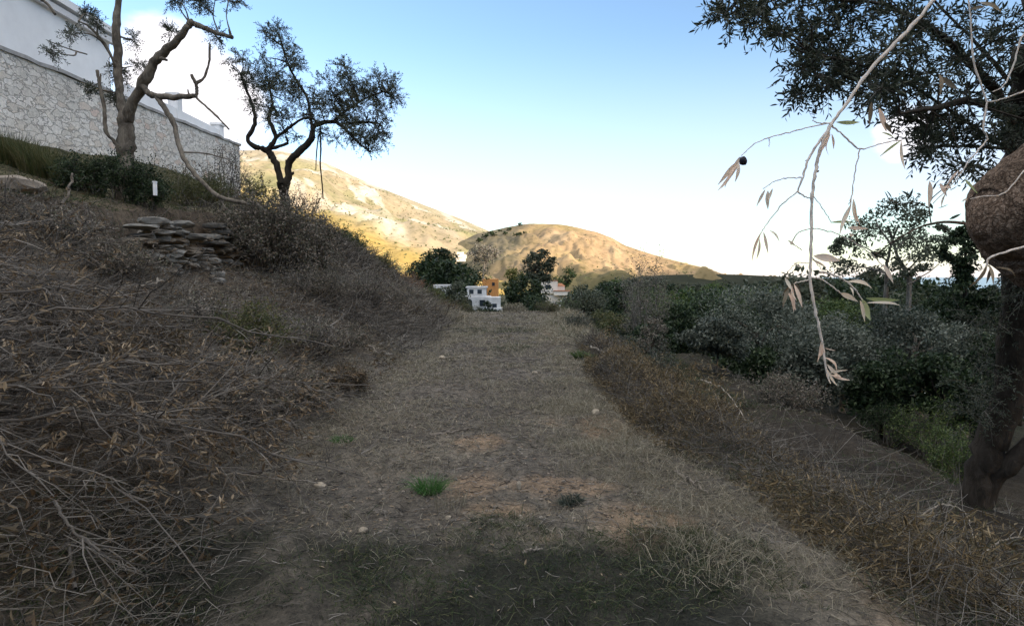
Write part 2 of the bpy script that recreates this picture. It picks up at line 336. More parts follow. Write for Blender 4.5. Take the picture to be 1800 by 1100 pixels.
def mwall():
    """rubble masonry: pale irregular stones with recessed darker joints"""
    m, t, b = newmat('masonry')
    c = nd(t, 'ShaderNodeTexCoord'); mp = nd(t, 'ShaderNodeMapping'); mp.inputs['Scale'].default_value = (1, 1.5, 3.0)
    t.links.new(c.outputs['Object'], mp.inputs[0])
    nz = nd(t, 'ShaderNodeTexNoise'); nz.inputs['Scale'].default_value = 2.2; nz.inputs['Detail'].default_value = 3; t.links.new(mp.outputs[0], nz.inputs['Vector'])
    mv = nd(t, 'ShaderNodeMixRGB', blend_type='ADD'); mv.inputs[0].default_value = .9; t.links.new(mp.outputs[0], mv.inputs[1]); t.links.new(nz.outputs['Color'], mv.inputs[2])
    v = nd(t, 'ShaderNodeTexVoronoi', feature='DISTANCE_TO_EDGE'); v.inputs['Scale'].default_value = 1.9; t.links.new(mv.outputs[0], v.inputs['Vector'])
    v2 = nd(t, 'ShaderNodeTexVoronoi'); v2.inputs['Scale'].default_value = 1.9; t.links.new(mv.outputs[0], v2.inputs['Vector'])
    sp = nd(t, 'ShaderNodeSeparateColor'); t.links.new(v2.outputs['Color'], sp.inputs[0])
    stone = ramp(t, sp.outputs[0], [(0, (.72, .69, .64)), (.35, (.85, .82, .77)), (.7, (.92, .89, .85)), (.9, (.74, .69, .62)), (1, (.76, .62, .54))])
    n = noise(t, 14, 6, .7); stone = mixc(t, 1, stone, ramp(t, n, [(.3, (.7, .7, .7)), (.7, (1.15, 1.15, 1.15))]), 'MULTIPLY')
    j = nd(t, 'ShaderNodeMapRange', interpolation_type='SMOOTHSTEP'); j.inputs[1].default_value = .012; j.inputs[2].default_value = .055; t.links.new(v.outputs['Distance'], j.inputs[0])
    st_ = ramp(t, noise(t, .9, 5, .65, stretch=(1, 1, .5)), [(.3, (.86, .83, .79)), (.62, (1.05, 1.04, 1.02))]); stone = mixc(t, 1, stone, st_, 'MULTIPLY')
    t.links.new(mixc(t, j.outputs[0], (.56, .53, .49), stone), b.inputs['Base Color']); b.inputs['Roughness'].default_value = .9
    ad = nd(t, 'ShaderNodeMath', operation='MULTIPLY_ADD'); t.links.new(n, ad.inputs[0]); ad.inputs[1].default_value = .35; t.links.new(j.outputs[0], ad.inputs[2])
    bump(t, b, ad.outputs[0], .9, .07); return m
M['masonry'] = mwall()
m, t, b = newmat('sea_water'); b.inputs['Base Color'].default_value = (.05, .12, .2, 1); b.inputs['Roughness'].default_value = .25; M['sea'] = m
# ------------------------------------------------------------------ terrain
def xl(y): return -2.0 + .22 * fbm(np.asarray(y) * .35, 3.1, 2, 5) - .9 * sstep(20, 28, y) + .35 * sstep(4.5, 2.0, y)
def xr(y): return 1.38 + .16 * fbm(np.asarray(y) * .3, 7.7, 2, 8) - .25 * np.exp(-((np.asarray(y) - 9) / 3.) ** 2) + .38 * sstep(6.2, 4.2, y) + .7 * sstep(20, 28, y)
def H(x, y):
    x = np.asarray(x, float); y = np.asarray(y, float)
    t = xl(y) - x; r = x - xr(y)
    near = .5 * (1 - np.clip((np.hypot(x, y) - 60) / 200, 0, 1))
    wob = .5 * fbm(x * .35, y * .35, 3, 21) * near
    wall = sstep(8.2, 9.8, y) * (1 - sstep(15.2, 16.4, y))
    tt = t + wob * sstep(.3, 2, t)
    a = np.interp(tt, [0, .35, 1, 2, 3.2, 4.0, 4.45, 4.7, 6, 7.7, 10.5, 14, 40, 120], [0, .1, .38, .88, 1.35, 1.62, 1.8, 2.75, 2.95, 3.5, 4.7, 5.1, 7, 12])
    b = np.interp(tt, [0, .35, 1, 2, 3.2, 4.7, 6, 7.7, 10.5, 14, 40, 120], [0, .1, .40, .95, 1.7, 2.65, 2.95, 3.5, 4.7, 5.1, 7, 12])
    left = (a * wall + b * (1 - wall)) * (1 + .014 * np.clip(y - 10, 0, 20))
    left = left * (1 - sstep(28, 75, y + np.clip(-8 - x, 0, 30) * -.6))
    rr = r + wob * sstep(.2, 1.5, r)
    right = np.interp(rr, [0, .3, .6, .9, 1.35, 1.9, 2.5, 6.3, 6.7, 7.7, 9.2, 15, 23, 30, 60, 120, 400, 900], [0, -.10, -.10, -.24, -.85, -1.5, -1.8, -1.9, -2.1, -3.2, -3.55, -3.9, -5.4, -5.8, -8.5, -13, -25, -40])
    z = np.where(t > 0, left, np.where(r > 0, right, 0.0))
    z = z - np.interp(y, [-1e5, 28, 31, 36, 50, 130, 400, 1e5], [0, 0, .9, 2.6, 5, 8, 9, 9]) * np.where(r > 0, np.clip(1 - r / 60, 0.15, 1), 1)
    far = np.hypot(x, y)
    z = z - np.interp(far, [0, 1500, 3500, 9000, 60000], [0, 0, 120, 420, 420]) * (x > -1e9)
    rough = .085 + .08 * sstep(.1, 1.5, np.maximum(t, r))
    z = z + rough * fbm(x * .9, y * .9, 4, 33) + .042 * fbm(x * 4, y * 4, 4, 44) * (far < 60)
    # mound of dumped brush, left foreground
    z = z + .40 * np.exp(-(((x + 3.3) / 1.1) ** 2 + ((y - 3.6) / 1.7) ** 2))
    # bank of earth on the right edge under the bracken
    z = z + .12 * np.exp(-(((x - 2.3 - .25 * np.clip(y - 6, 0, 8)) / .7) ** 2)) * sstep(3.5, 5, y) * (1 - sstep(10, 13, y))
    return z
def soil(x, y):
    """base colour of the bare ground, with some shade painted in"""
    t = xl(y) - x; r = x - xr(y); n = fbm(x * .8, y * .8, 4, 61); n2 = fbm(x * 2.2, y * 1.6, 4, 71)
    c = np.array([.138, .127, .112]) * np.ones(x.shape + (1,))
    def mx(c, m, col): m = np.clip(m, 0, 1)[..., None]; return c * (1 - m) + np.array(col) * m
    c = mx(c, sstep(.05, .5, n2) * .8, (.19, .175, .15))
    grey = np.exp(-(((x + .1) / 1.1) ** 2)) * sstep(6.2, 8.5, y) * (1 - sstep(15, 19, y)); c = mx(c, grey * .7, (.125, .115, .105))
    for cx, cy, rx, ry in ((-.32, 4.75, .22, .36), (.42, 4.75, .42, .28), (-.1, 4.25, .25, .14), (1.0, 6.6, .3, .5), (.95, 3.9, .35, .5), (1.0, 16, .3, 2), (-.25, 6.0, .3, .3)):
        c = mx(c, sstep(.25, .75, np.exp(-(((x - cx) / rx) ** 2 + ((y - cy) / ry) ** 2)) + .5 * n2) * .8, (.275, .205, .145))
    dark = sstep(-2.9, -1.9, x + .3 * n2) * (1 - sstep(1.0, 1.65, x + .25 * n2)) * (1 - sstep(3.45, 4.15, y + .45 * n2)); c = mx(c, dark * .95 * sstep(-.9, -.1, n + n2), (.026, .029, .024))  # lens shadow of the flash, painted into the soil colour
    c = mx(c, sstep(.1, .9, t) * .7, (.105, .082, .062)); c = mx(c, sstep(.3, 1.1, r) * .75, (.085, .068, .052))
    c = mx(c, sstep(1.6, 2.8, r), (.036, .031, .025)); c = mx(c, sstep(4.7, 6.5, t), (.11, .105, .07))  # lower terrace soil darkened to imitate the shade of the trees
    d = np.hypot(x, y); c = mx(c, sstep(16, 40, d) * sstep(2, 7, r), (.03, .034, .022)); c = mx(c, sstep(35, 60, d) * .9, (.05, .055, .03)); c = mx(c, sstep(220, 500, d), (.14, .12, .06))  # grove soil darkened to stand in for shade between the trunks
    return c * (1 + .25 * n[..., None])
def geo(a, n, q): return a * (q ** np.arange(1, n + 1) - 1)
ux = np.concatenate([-16 - geo(.5, 58, 1.13)[::-1], np.arange(-16, -2, .125), np.linspace(-2, 1.4, 45), np.arange(1.5, 18, .125), 18 + geo(.5, 60, 1.14)])
uy = np.concatenate([-3 - geo(.5, 50, 1.14)[::-1], np.arange(-3, 1.5, .2), np.arange(1.5, 9, .08), np.arange(9, 32, .14), 32 + geo(.5, 66, 1.12)])
gx, gy = np.meshgrid(ux, uy)
bumpw = lambda u: np.exp(-(u / .9) ** 2)
gx = gx + (xl(gy) + 2) * bumpw(gx + 2) + (xr(gy) - 1.4) * bumpw(gx - 1.4)
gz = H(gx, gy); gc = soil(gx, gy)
ny, nx = gx.shape; idx = np.arange(ny * nx).reshape(ny, nx)
q = np.stack([idx[:-1, :-1], idx[:-1, 1:], idx[1:, 1:], idx[1:, :-1]], -1)
ucx = (ux[:-1] + ux[1:]) / 2; ucy = (uy[:-1] + uy[1:]) / 2
onpath = (ucx[None, :] > -2) & (ucx[None, :] < 1.4) & (ucy[:, None] > -3) & (ucy[:, None] < 29)
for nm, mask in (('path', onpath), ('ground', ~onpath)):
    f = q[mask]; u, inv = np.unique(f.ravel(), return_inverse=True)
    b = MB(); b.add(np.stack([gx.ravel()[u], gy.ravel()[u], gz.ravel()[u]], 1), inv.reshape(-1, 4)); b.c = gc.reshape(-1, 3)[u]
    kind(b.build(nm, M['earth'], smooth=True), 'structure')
b = MB(); s = 90000; b.add([[-s, 2500, -300], [s, 2500, -300], [s, s, -300], [-s, s, -300]], [[0, 1, 2, 3]]); kind(b.build('sea', M['sea']), 'structure')

def relief(name, mat, pxs, pys, dist, dbase, zbase, back, amp, nfreq, colour, nu=240, nv=110, seed=0, power=1.0):
    """a hill: its skyline at distance dist, its foot at dbase, falling away again behind"""
    u = np.linspace(pxs[0], pxs[-1], nu); v = np.concatenate([np.linspace(0, 1, nv), 1 + np.linspace(.04, 1, 24)])
    U, Vv = np.meshgrid(u, v)
    D = np.interp(u, *dist) if isinstance(dist, tuple) else np.full(nu, float(dist))
    az = (u - 900) / F
    zr = CAMZ + (HZ - np.interp(u, pxs, pys)) / F * D
    dd = np.where(Vv <= 1, dbase + (D - dbase) * Vv, D + back * (Vv - 1))
    x = az * dd; y = dd
    prof = np.where(Vv <= 1, np.clip(Vv, 0, 1) ** power, 1 - (Vv - 1) ** 1.3)
    z = zbase + (zr - zbase) * prof
    n = np.abs(fbm(x * nfreq, y * nfreq * .45, 5, seed)) * 1.6 - .55 + .6 * fbm(x * nfreq * 3, y * nfreq * 2, 4, seed + 3) + .25 * np.abs(fbm(x * nfreq * 7, y * nfreq * 3, 3, seed + 8))
    z = z + amp * n * np.clip(4 * Vv * np.abs(1 - Vv) + .06, 0, 1) 
    z[0] -= 40
    b = MB(); i = np.arange(z.size).reshape(z.shape)
    b.add(np.stack([x, y, z], -1).reshape(-1, 3), np.stack([i[:-1, :-1], i[:-1, 1:], i[1:, 1:], i[1:, :-1]], -1).reshape(-1, 4))
    b.c = colour(U, Vv, x, y, n).reshape(-1, 3)
    o = kind(b.build(name, mat, smooth=True), 'structure'); return o, (x, y, z, U, Vv)
def mixm(c, m, col): m = np.clip(m, 0, 1)[..., None]; return c * (1 - m) + np.array(col) * m
def py_of(x, y, z): return HZ - (z - CAMZ) / y * F
def col_mtn(U, V, x, y, n):
    c = np.array([.31, .25, .165]) * np.ones(U.shape + (1,))
    a = fbm(x * .012, y * .006, 5, 5); r = fbm(x * .03 + y * .01, y * .012, 5, 9)
    c = mixm(c, sstep(-.2, .2, a) * .75, (.215, .205, .10))
    c = mixm(c, sstep(.12, .34, r) * sstep(.35, .6, V) * .8, (.52, .46, .40))
    c = mixm(c, sstep(.80, 1.0, V) * .45, (.44, .37, .30))
    k = 368 + (U - 560) * .36
    vv = (V - (.46 - (U - 580) * .0013)) / .05
    c = mixm(c, np.exp(-vv ** 2) * sstep(540, 580, U) * (1 - sstep(700, 730, U)) * (1.1 + r), (.52, .46, .37))
    c = mixm(c, (1 - sstep(.24, .36, V + .0006 * (U - 650))) * .9, (.40, .275, .09))
    return c
mtn, mtn_g = relief('mountain', M['mountain'], [-500, -200, 100, 300, 400, 430, 470, 500, 530, 580, 640, 700, 760, 810, 850, 900, 960, 1040],
    [330, 300, 262, 262, 270, 268, 266, 268, 276, 290, 318, 344, 366, 384, 402, 425, 450, 476], (np.array([-500, 430, 850, 1040]), np.array([1500, 1500, 1300, 1200])), 330, -6, 700, 26, .006, col_mtn, nu=330, nv=150, seed=3, power=1.15)
def col_hill(U, V, x, y, n):
    c = np.array([.315, .22, .13]) * np.ones(U.shape + (1,))
    a = fbm(x * .02, y * .012, 5, 25)
    c = mixm(c, sstep(.0, .4, a) * .5, (.33, .25, .12)); c = mixm(c, sstep(.15, .5, -a) * .5, (.46, .345, .215))
    c = mixm(c, (1 - sstep(895, 965, U + 60 * a)) * sstep(.25, .45, V) * .9, (.115, .105, .075))  # left shoulder: dark scrub, plus the slope's shade painted in
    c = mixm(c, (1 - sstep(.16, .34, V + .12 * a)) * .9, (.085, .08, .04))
    return c
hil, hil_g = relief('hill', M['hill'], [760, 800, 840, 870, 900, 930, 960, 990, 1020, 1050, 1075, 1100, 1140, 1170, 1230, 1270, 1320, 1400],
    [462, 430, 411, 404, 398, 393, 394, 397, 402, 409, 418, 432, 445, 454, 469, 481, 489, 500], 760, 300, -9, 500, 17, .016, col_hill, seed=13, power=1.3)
def col_ridge(U, V, x, y, n):
    a = fbm(x * .03, y * .02, 4, 45)
    return mixm(np.array([.030, .032, .020]) * np.ones(U.shape + (1,)), sstep(.1, .5, a) * .6, (.062, .055, .035))
rid, _ = relief('ridge', M['hill'], [1120, 1180, 1230, 1270, 1310, 1350, 1400, 1450, 1500, 1560, 1650, 1750, 1900, 2300],
    [486, 483, 482, 482, 483, 485, 487, 489, 490, 493, 503, 512, 520, 530], 420, 180, -26, 260, 2.0, .02, col_ridge, nu=160, nv=60, seed=23)
# unseen hill behind the camera, shaped to cast shade over the whole plot
def shade_hill():
    sx, sy = sdir.x, sdir.y; L = math.hypot(sx, sy); sx /= L; sy /= L; tx, ty = -sy, sx
    b = MB(); u = np.linspace(-1600, 1600, 160); v = np.linspace(0, 1, 45); U, Vv = np.meshgrid(u, v)
    top = np.interp(U, [-1600, -600, -100, 60, 81, 129, 175, 300, 433, 700, 1600], [200, 236, 243, 243, 244, 247, 249, 256, 275, 310, 340])
    d = 150 + 1650 * Vv
    pro = np.where(d < 800, sstep(60, 800, d) ** .8, 1 - .6 * sstep(800, 1800, d))
    z = -20 + (top + 20 + 4 * fbm(U * .02, d * .01, 4, 77)) * pro
    x = sx * d + tx * U; y = sy * d + ty * U
    i = np.arange(z.size).reshape(z.shape)
    b.add(np.stack([x, y, z], -1).reshape(-1, 3), np.stack([i[:-1, :-1], i[:-1, 1:], i[1:, 1:], i[1:, :-1]], -1).reshape(-1, 4))
    b.c = np.full((z.size, 3), .12) * [1, .9, .6]
    kind(b.build('mountain', M['mountain'], smooth=True), 'structure')  # unseen hill, added to cast shade
shade_hill()
# ------------------------------------------------------------------ walls and houses
def gz1(x, y): return float(H(np.array([x]), np.array([y]))[0])
def strip_wall(b, x0, x1, ys, top, bot, depth_mi=0):
    """a wall along Y with wavy top; faces +X and top"""
    n = len(ys)
    V = np.stack([np.stack([np.full(n, x1), ys, bot], 1), np.stack([np.full(n, x1), ys, top], 1), np.stack([np.full(n, x0), ys, top], 1), np.stack([np.full(n, x0), ys, bot], 1)], 0).reshape(-1, 3)
    i = np.arange(n * 4).reshape(4, n)
    fs = [np.stack([i[k][:-1], i[k][1:], i[k + 1][1:], i[k + 1][:-1]], -1) for k in range(3)]
    b.add(V, fs); b.add(V[[0, n, 2 * n, 3 * n]], [[0, 1, 2, 3]]); b.add(V[[n - 1, 2 * n - 1, 3 * n - 1, 4 * n - 1]], [[3, 2, 1, 0]])
WX = -12.5
def wall_top(y): return CAMZ + np.interp(y, [0, 15.4, 30], [5.3, 5.62, 6.05])
def masonry_wall():
    b = MB(); ys = np.linspace(5, 29.4, 60)
    strip_wall(b, WX - .5, WX, ys, wall_top(ys) - .12 + .02 * np.sin(ys * 3), np.full(60, 2.6))
    o = b.build('stone_wall', M['masonry']); tag(o, 'tall pale rubble stone retaining wall running along the top of the bank', 'wall')
    c = MB(); yy = np.linspace(5, 29.45, 60); n = 60
    V = []
    jit = .035 * fbm(yy * 2.3, 0 * yy, 3, 5)
    for dx, dz in ((.05, -.125), (.05, -.03), (-.55, -.03), (-.55, -.125)): V.append(np.stack([WX + dx + jit * (dx > 0), yy, wall_top(yy) + dz + jit], 1))
    V = np.concatenate(V); i = np.arange(4 * n).reshape(4, n)
    c.add(V, [np.stack([i[k][:-1], i[k][1:], i[(k + 1) % 4][1:], i[(k + 1) % 4][:-1]], -1) for k in range(4)]); c.add(V[[n - 1, 2 * n - 1, 3 * n - 1, 4 * n - 1]], [[0, 1, 2, 3]])
    c.build('coping', mplain('coping', (.40, .39, .38), .9, 5, .3), o)
masonry_wall()
def villa():
    t = thing('white_villa', (-16, 16, 5), 'large white villa wall with sloping eave rising behind the stone wall', 'house')
    o = np.array([-16, 16, 5.])
    def part(name, mat, boxes):
        b = MB()
        for c, s in boxes: b.box(np.array(c) - o, s)
        return b.build(name, mat, t)
    part('wall', M['white'], [((-18.0, 15.0, 7.2), (6, 18.2, 6.6))])
    part('roof', M['white'], [((-18.0, 15.0, 10.62), (6.5, 18.7, .24))])
    part('cornice', mplain('cornice', (.76, .74, .73), .8, 3, .12), [((-14.92, 15.0, 10.3), (.16, 18.5, .2))])
    for yy in (9.0, 12.0): 
        f = part('window', M['white'], [((-14.98, yy, 8.4), (.1, 1.5, 1.5))])
        b = MB(); b.box(np.array((-14.92, yy, 8.4)) - o, (.03, 1.2, 1.2)); b.build('pane', M['glass'], f)
villa()
def parapet():
    t = thing('garden_parapet', (-13.2, 25, 7), 'low white garden parapet with square pillars on top of the stone wall end', 'parapet')
    o = np.array([-13.2, 25, 7.])
    b = MB(); b.box(np.array((-13.25, 25.6, 7.55)) - o, (.3, 7.2, 1.1)); b.build('wall', M['white'], t)
    for y, h in ((25.3, 1.6), (28.9, 1.3)):
        p = MB(); p.box(np.array((-13.25, y, 7.0 + h / 2)) - o, (.38, .38, h)); q = p.build('pillar', M['white'], t)
        k = MB(); k.box(np.array((-13.25, y, 7.06 + h)) - o, (.5, .5, .1)); k.build('cap', M['white'], q)
parapet()

def stones_along(b, pts, size, mats=1, rnd=.72):
    """rounded irregular stones as squashed icospheres"""
    ph = (1 + 5 ** .5) / 2
    base = nrm(np.array([[-1, ph, 0], [1, ph, 0], [-1, -ph, 0], [1, -ph, 0], [0, -1, ph], [0, 1, ph], [0, -1, -ph], [0, 1, -ph], [ph, 0, -1], [ph, 0, 1], [-ph, 0, -1], [-ph, 0, 1]], float))
    fc = np.array([[0, 11, 5], [0, 5, 1], [0, 1, 7], [0, 7, 10], [0, 10, 11], [1, 5, 9], [5, 11, 4], [11, 10, 2], [10, 7, 6], [7, 1, 8], [3, 9, 4], [3, 4, 2], [3, 2, 6], [3, 6, 8], [3, 8, 9], [4, 9, 5], [2, 4, 11], [6, 2, 10], [8, 6, 7], [9, 8, 1]])
    # one subdivision
    V = list(map(tuple, base)); cache = {}; F2 = []
    def mid(a, c):
        k = (min(a, c), max(a, c))
        if k not in cache: V.append(tuple(nrm((np.array(V[a]) + np.array(V[c]))))); cache[k] = len(V) - 1
        return cache[k]
    for a, c, d in fc:
        x, y, z = mid(a, c), mid(c, d), mid(d, a); F2 += [[a, x, z], [c, y, x], [d, z, y], [x, y, z]]
    V = np.array(V); F2 = np.array(F2)
    for p, s in zip(pts, size):
        n = 1 + .22 * R.normal(size=(len(V), 1)) * .5
        q = np.sign(V) * np.abs(V) ** rnd * n * np.array(s) * .5
        a = R.uniform(-.35, .35); ca, sa = math.cos(a), math.sin(a)
        q = np.stack([q[:, 0] * ca - q[:, 1] * sa, q[:, 0] * sa + q[:, 1] * ca, q[:, 2]], 1)
        b.add(q + np.array(p), F2, int(R.integers(mats)))
def dry_wall():
    b = MB(); pts, sz = [], []
    for row in range(11):
        y = 10.2 + R.uniform(0, .5)
        while y < 15.5:
            w = R.uniform(.12, .38); h = R.uniform(.07, .16)
            z0 = 1.50 + .04 * (y - 10) + row * .118
            if z0 < 2.45 + .04 * (y - 10) + R.uniform(-.3, .1) and R.uniform() > .12:
                x = float(xl(np.array([y]))[0]) - 4.02 - row * .022 + R.uniform(-.12, .1)
                pts.append((x, y + w / 2, z0 + h / 2 + R.uniform(-.06, .06))); sz.append((R.uniform(.4, .6), w, h))
            y += w * .96
    stones_along(b, pts, sz, 3)
    for k in range(26):    # fallen stones at the foot
        y = R.uniform(10, 15.6); x = float(xl(np.array([y]))[0]) - R.uniform(3.3, 4.2); pts = [(x, y, gz1(x, y) + .04)]; stones_along(b, pts, [(R.uniform(.1, .25), R.uniform(.1, .28), R.uniform(.07, .14))], 3)
    o = b.build('dry_stone_wall', [mplain('stone_grey', (.17, .166, .152), .9, 9, .5, .02), mplain('stone_dark', (.10, .098, .09), .9, 9, .4, .02), mplain('stone_brown', (.13, .112, .09), .9, 9, .4, .02)], smooth=False)
    tag(o, 'low crumbling dry stone terrace wall half buried in brush on the left bank', 'wall')
dry_wall()

def house(name, label, px, py_base, d, parts, cat='house', mat='village_white', group=None, sc=1.0, base=8.0):
    """parts: boxes (x, y, z, w, dep, h) in metres from the base point; windows on the camera side"""
    p = P(px, py_base, d); t = thing(name, tuple(p), label, cat, group, rz=0); t.scale = (sc,) * 3
    b = MB(); rf = MB(); wins = []; under = MB()
    for (x, y, z, w, dp, h, opts) in parts:
        b.box((x, y + dp / 2, z + h / 2), (w, dp, h))
        if 'r' in opts: rf.box((x, y + dp / 2, z + h + .12), (w + .5, dp + .5, .24))
        if 't' in opts: rf.box((x, y + dp / 2, z + h + .5), (w + .5, dp + .5, 1.0), taper=.25)
        for (wx, wz, ww, wh) in opts.get('w', ()): wins.append((x + wx, y, z + wz, ww, wh))
        for (wx, wz, ww, wh) in opts.get('a', ()): wins.append((x + wx, y, z + wz, ww, -wh))
    b.box((0, 3.5, -base / 2 - .52), (max(abs(q[0]) + q[3] / 2 for q in parts) * 1.7, 6, base)); b.build('wall', M[mat], t)
    if rf.v: rf.build('roof', M['roof'] if any('t' in q[6] for q in parts) else M[mat], t)
    for (x, y, z, w, h) in wins:
        if h > 0:
            f = MB(); f.box((x, y - .04, z + h / 2), (w + .3, .14, h + .3)); q = f.build('window', M[mat], t)
            g = MB(); g.box((x, y - .12, z + h / 2), (w, .04, h)); g.build('pane', M['glass'], q)
        else:
            h = -h; g = MB(); th = np.linspace(0, np.pi, 13)
            V = np.concatenate([[[x + w / 2, y - .03, z]], np.stack([x + w / 2 * np.cos(th), np.full(13, y - .03), z + h - w / 2 + w / 2 * np.sin(th)], 1), [[x - w / 2, y - .03, z]]])
            n = len(V); V2 = V + np.array([0, .2, 0]); i = np.arange(n)
            g.add(np.concatenate([V, V2]), [i[None, ::-1], np.stack([i, np.roll(i, -1), np.roll(i, -1) + n, i + n], -1)]); g.build('arch', M['glass'], t)
    return t
house('white_house', 'white arcaded village house in shade below the terracotta block', 840, 546, 72,
      [(-1.0, 0, -.4, 6.4, 6, 2.9, {'a': [(-2.2, .3, 1.2, 2.2), (-.6, .3, 1.2, 2.2)], 'w': [(1.8, 1.2, 1.0, 1.1)]}),
       (-.4, 2.5, 2.5, 3.4, 4, 1.5, {'r': 1, 'w': [(-.9, .4, .8, .8), (.6, .4, .8, .8)]}),
       (2.7, -1.2, -1.0, 2.6, 5, 3.4, {'w': [(.3, 1.2, .8, 1.1)]}), (3.6, -2.6, -1.6, 1.5, 3, 2.2, {})], sc=.64)
house('terracotta_house', 'small terracotta orange block catching the sun above white village house', 862, 512, 185,
      [(0, 0, -2, 4.6, 5, 5.6, {'w': [(.9, 3.6, .8, 1.0)]})], mat='terracotta')
house('blue_shade_house', 'low bluish white house on the far left of the village by the bank', 775, 528, 70,
      [(0, 0, 0, 2.6, 5, 2.6, {'w': [(-.4, 1.0, .8, 1)]}), (-1.9, 1.5, 1.0, 2.0, 3, .55, {}), (1.6, 1, -.5, 2.2, 4, 1.7, {})], sc=.66)
house('sunlit_villa', 'sunlit cream stepped villa with flat roofs beside the tall dark tree', 970, 516, 230,
      [(-4.3, 2, 4.6, 5.6, 6, 2.6, {'r': 1}), (-1.6, 0, 0, 7.4, 7, 4.6, {'r': 1, 'w': [(.2, 1.6, 1.9, 1.6), (-2.4, 1.4, 1.0, 1.4)]}), (3.6, -2, -.6, 5.6, 5, 1.5, {'r': 1}), (3.4, 2.5, .9, 3, 4, 1.8, {'t': 1})], mat='cream')
house('hillside_house', 'tiny bright white house on the saddle between mountain and hill', 809, 452, 320,
      [(0, 0, 0, 5.5, 6, 4.2, {'r': 1, 'w': [(-1, 1.6, 1.0, 1.2)]}), (3.2, 1, -1, 3.5, 5, 3.2, {'r': 1})], mat='cream', sc=.6, base=3)
# lane with a low wall down on the right, and the roof of a parked car's worth of pale kerb
def lane():
    b = MB(); xs = np.linspace(21, 60, 40); ys = 31 - .22 * (xs - 21)
    for w0, w1, dz, mi in ((-1.8, 1.8, .10, 0),):
        V = np.concatenate([np.stack([xs, ys + w0, H(xs, ys) + dz], 1), np.stack([xs, ys + w1, H(xs, ys) + dz], 1)]); i = np.arange(40)
        b.add(V, np.stack([i[:-1], i[1:], i[1:] + 40, i[:-1] + 40], -1))
    kind(b.build('road', mplain('asphalt', (.13, .13, .135), .9, 2, .2)), 'structure')
    w = MB(); n = 40
    V = []
    for dy, dz in ((2.0, -.3), (2.0, .7), (2.25, .7), (2.25, -.3)): V.append(np.stack([xs, ys + dy, H(xs, ys) + dz], 1))
    V = np.concatenate(V); i = np.arange(4 * n).reshape(4, n)
    w.add(V, [np.stack([i[k][:-1], i[k][1:], i[k + 1][1:], i[k + 1][:-1]], -1) for k in range(3)]); w.add(V[[0, n, 2 * n, 3 * n]], [[0, 1, 2, 3]])
    tag(w.build('roadside_wall', mplain('render_grey', (.34, .36, .38), .9, 2, .2)), 'low grey rendered wall along the lane down on the right', 'wall')
lane()

# ------------------------------------------------------------------ trees
def clump_quads(b, C, rad, n, L, mi=0, flat=.75, up=.3):
    C = np.asarray(C, float); k = len(C); ii = np.repeat(np.arange(k), n)
    r = R.normal(size=(k * n, 3)); r = nrm(r) * (R.uniform(.15, 1, (k * n, 1)) ** .6); r[:, 2] *= flat
    pos = C[ii] + r * np.broadcast_to(rad, (k,))[ii][:, None]
    b.quads(pos, rdir(k * n), rdir(k * n, up), L * R.uniform(.6, 1.4, k * n), L * .55 * R.uniform(.6, 1.3, k * n), mi)
def limb(b, pts, r0, r1, n=14, S=8, wob=.25, cap=True):
    p = smooth_line(np.asarray(pts, float), n); r = np.linspace(r0, r1, n) * (1 + .11 * np.interp(np.arange(n), np.arange(0, n + 4, 3.0), R.normal(size=len(np.arange(0, n + 4, 3.0)))))
    p[1:-1] += R.normal(size=(n - 2, 3)) * (np.linspace(r0, r1, n)[1:-1, None] * wob)
    b.tubes(p, r, S, cap=cap); return p
def far_tree(name, label, cat, x, y, ztop, w, frac, leafmat, barkmat, nc, nl, L, group=None, shape='round', flat=.7, zb=None):
    """trunk, limbs and a crown made of many clumps of leaf-sized faces"""
    g = gz1(x, y) if zb is None else zb; h = max(ztop - g, .8); t = thing(name, (x, y, g), label, cat, group)
    ch = h * frac; cz = h - ch / 2; tr = MB(); cr = MB()
    u = nrm(R.normal(size=(nc, 3))) * (R.uniform(.25, 1, (nc, 1)) ** .5)
    if shape == 'cone': u[:, :2] *= (1 - .72 * (u[:, 2:3] * .5 + .5))
    if shape == 'umbrella': u[:, 2] = np.abs(u[:, 2]) * .9 - .2 * R.uniform(size=nc)
    dx, dy = R.normal(size=2) * w * .06
    C = np.stack([u[:, 0] * w * .42 + dx, u[:, 1] * w * .42 + dy, cz + u[:, 2] * ch * .40], 1)
    C[:, :2] *= R.uniform(.75, 1.2, (nc, 1))
    cr_r = np.clip(w * R.uniform(.09, .24, nc), .12, 3)
    clump_quads(cr, C, cr_r, nl, L, 0, flat)
    top = np.array([dx, dy, h - ch * .55]); tw = max(.03 * h, .05) * (.8 if shape == 'cone' else 1)
    limb(tr, [(0, 0, -.2), (R.normal() * .03 * h, R.normal() * .03 * h, (h - ch) * .6), tuple(top)], tw, tw * .5, 8, 6)
    for k in range(min(nc, 9)):
        limb(tr, [top * R.uniform(.55, 1), (top + C[k]) / 2 + R.normal(size=3) * .04 * w, C[k]], tw * .42, tw * .1, 6, 4, cap=False)
    tr.build('trunk', M[barkmat], t); cr.build('crown', M[leafmat], t); return t
def T(name, label, cat, px, top, w, d, frac, leafmat, nc, nl, L, bark='bark_dark', group=None, shape='round', flat=.7, zb=None):
    p = P(px, top, d); return far_tree(name, label, cat, p[0], p[1], p[2], w / F * d, frac, leafmat, bark, nc, nl, L, group, shape, flat, zb)
T('broadleaf_tree', 'dim green bushy tree hiding the middle of the white village', 'tree', 790, 486, 64, 58, .9, 'olive_leaf', 60, 110, .22)
T('shrub', 'dark shrub in front of the white arcaded house foot', 'shrub', 848, 506, 44, 50, .95, 'dark_leaf', 40, 110, .16)
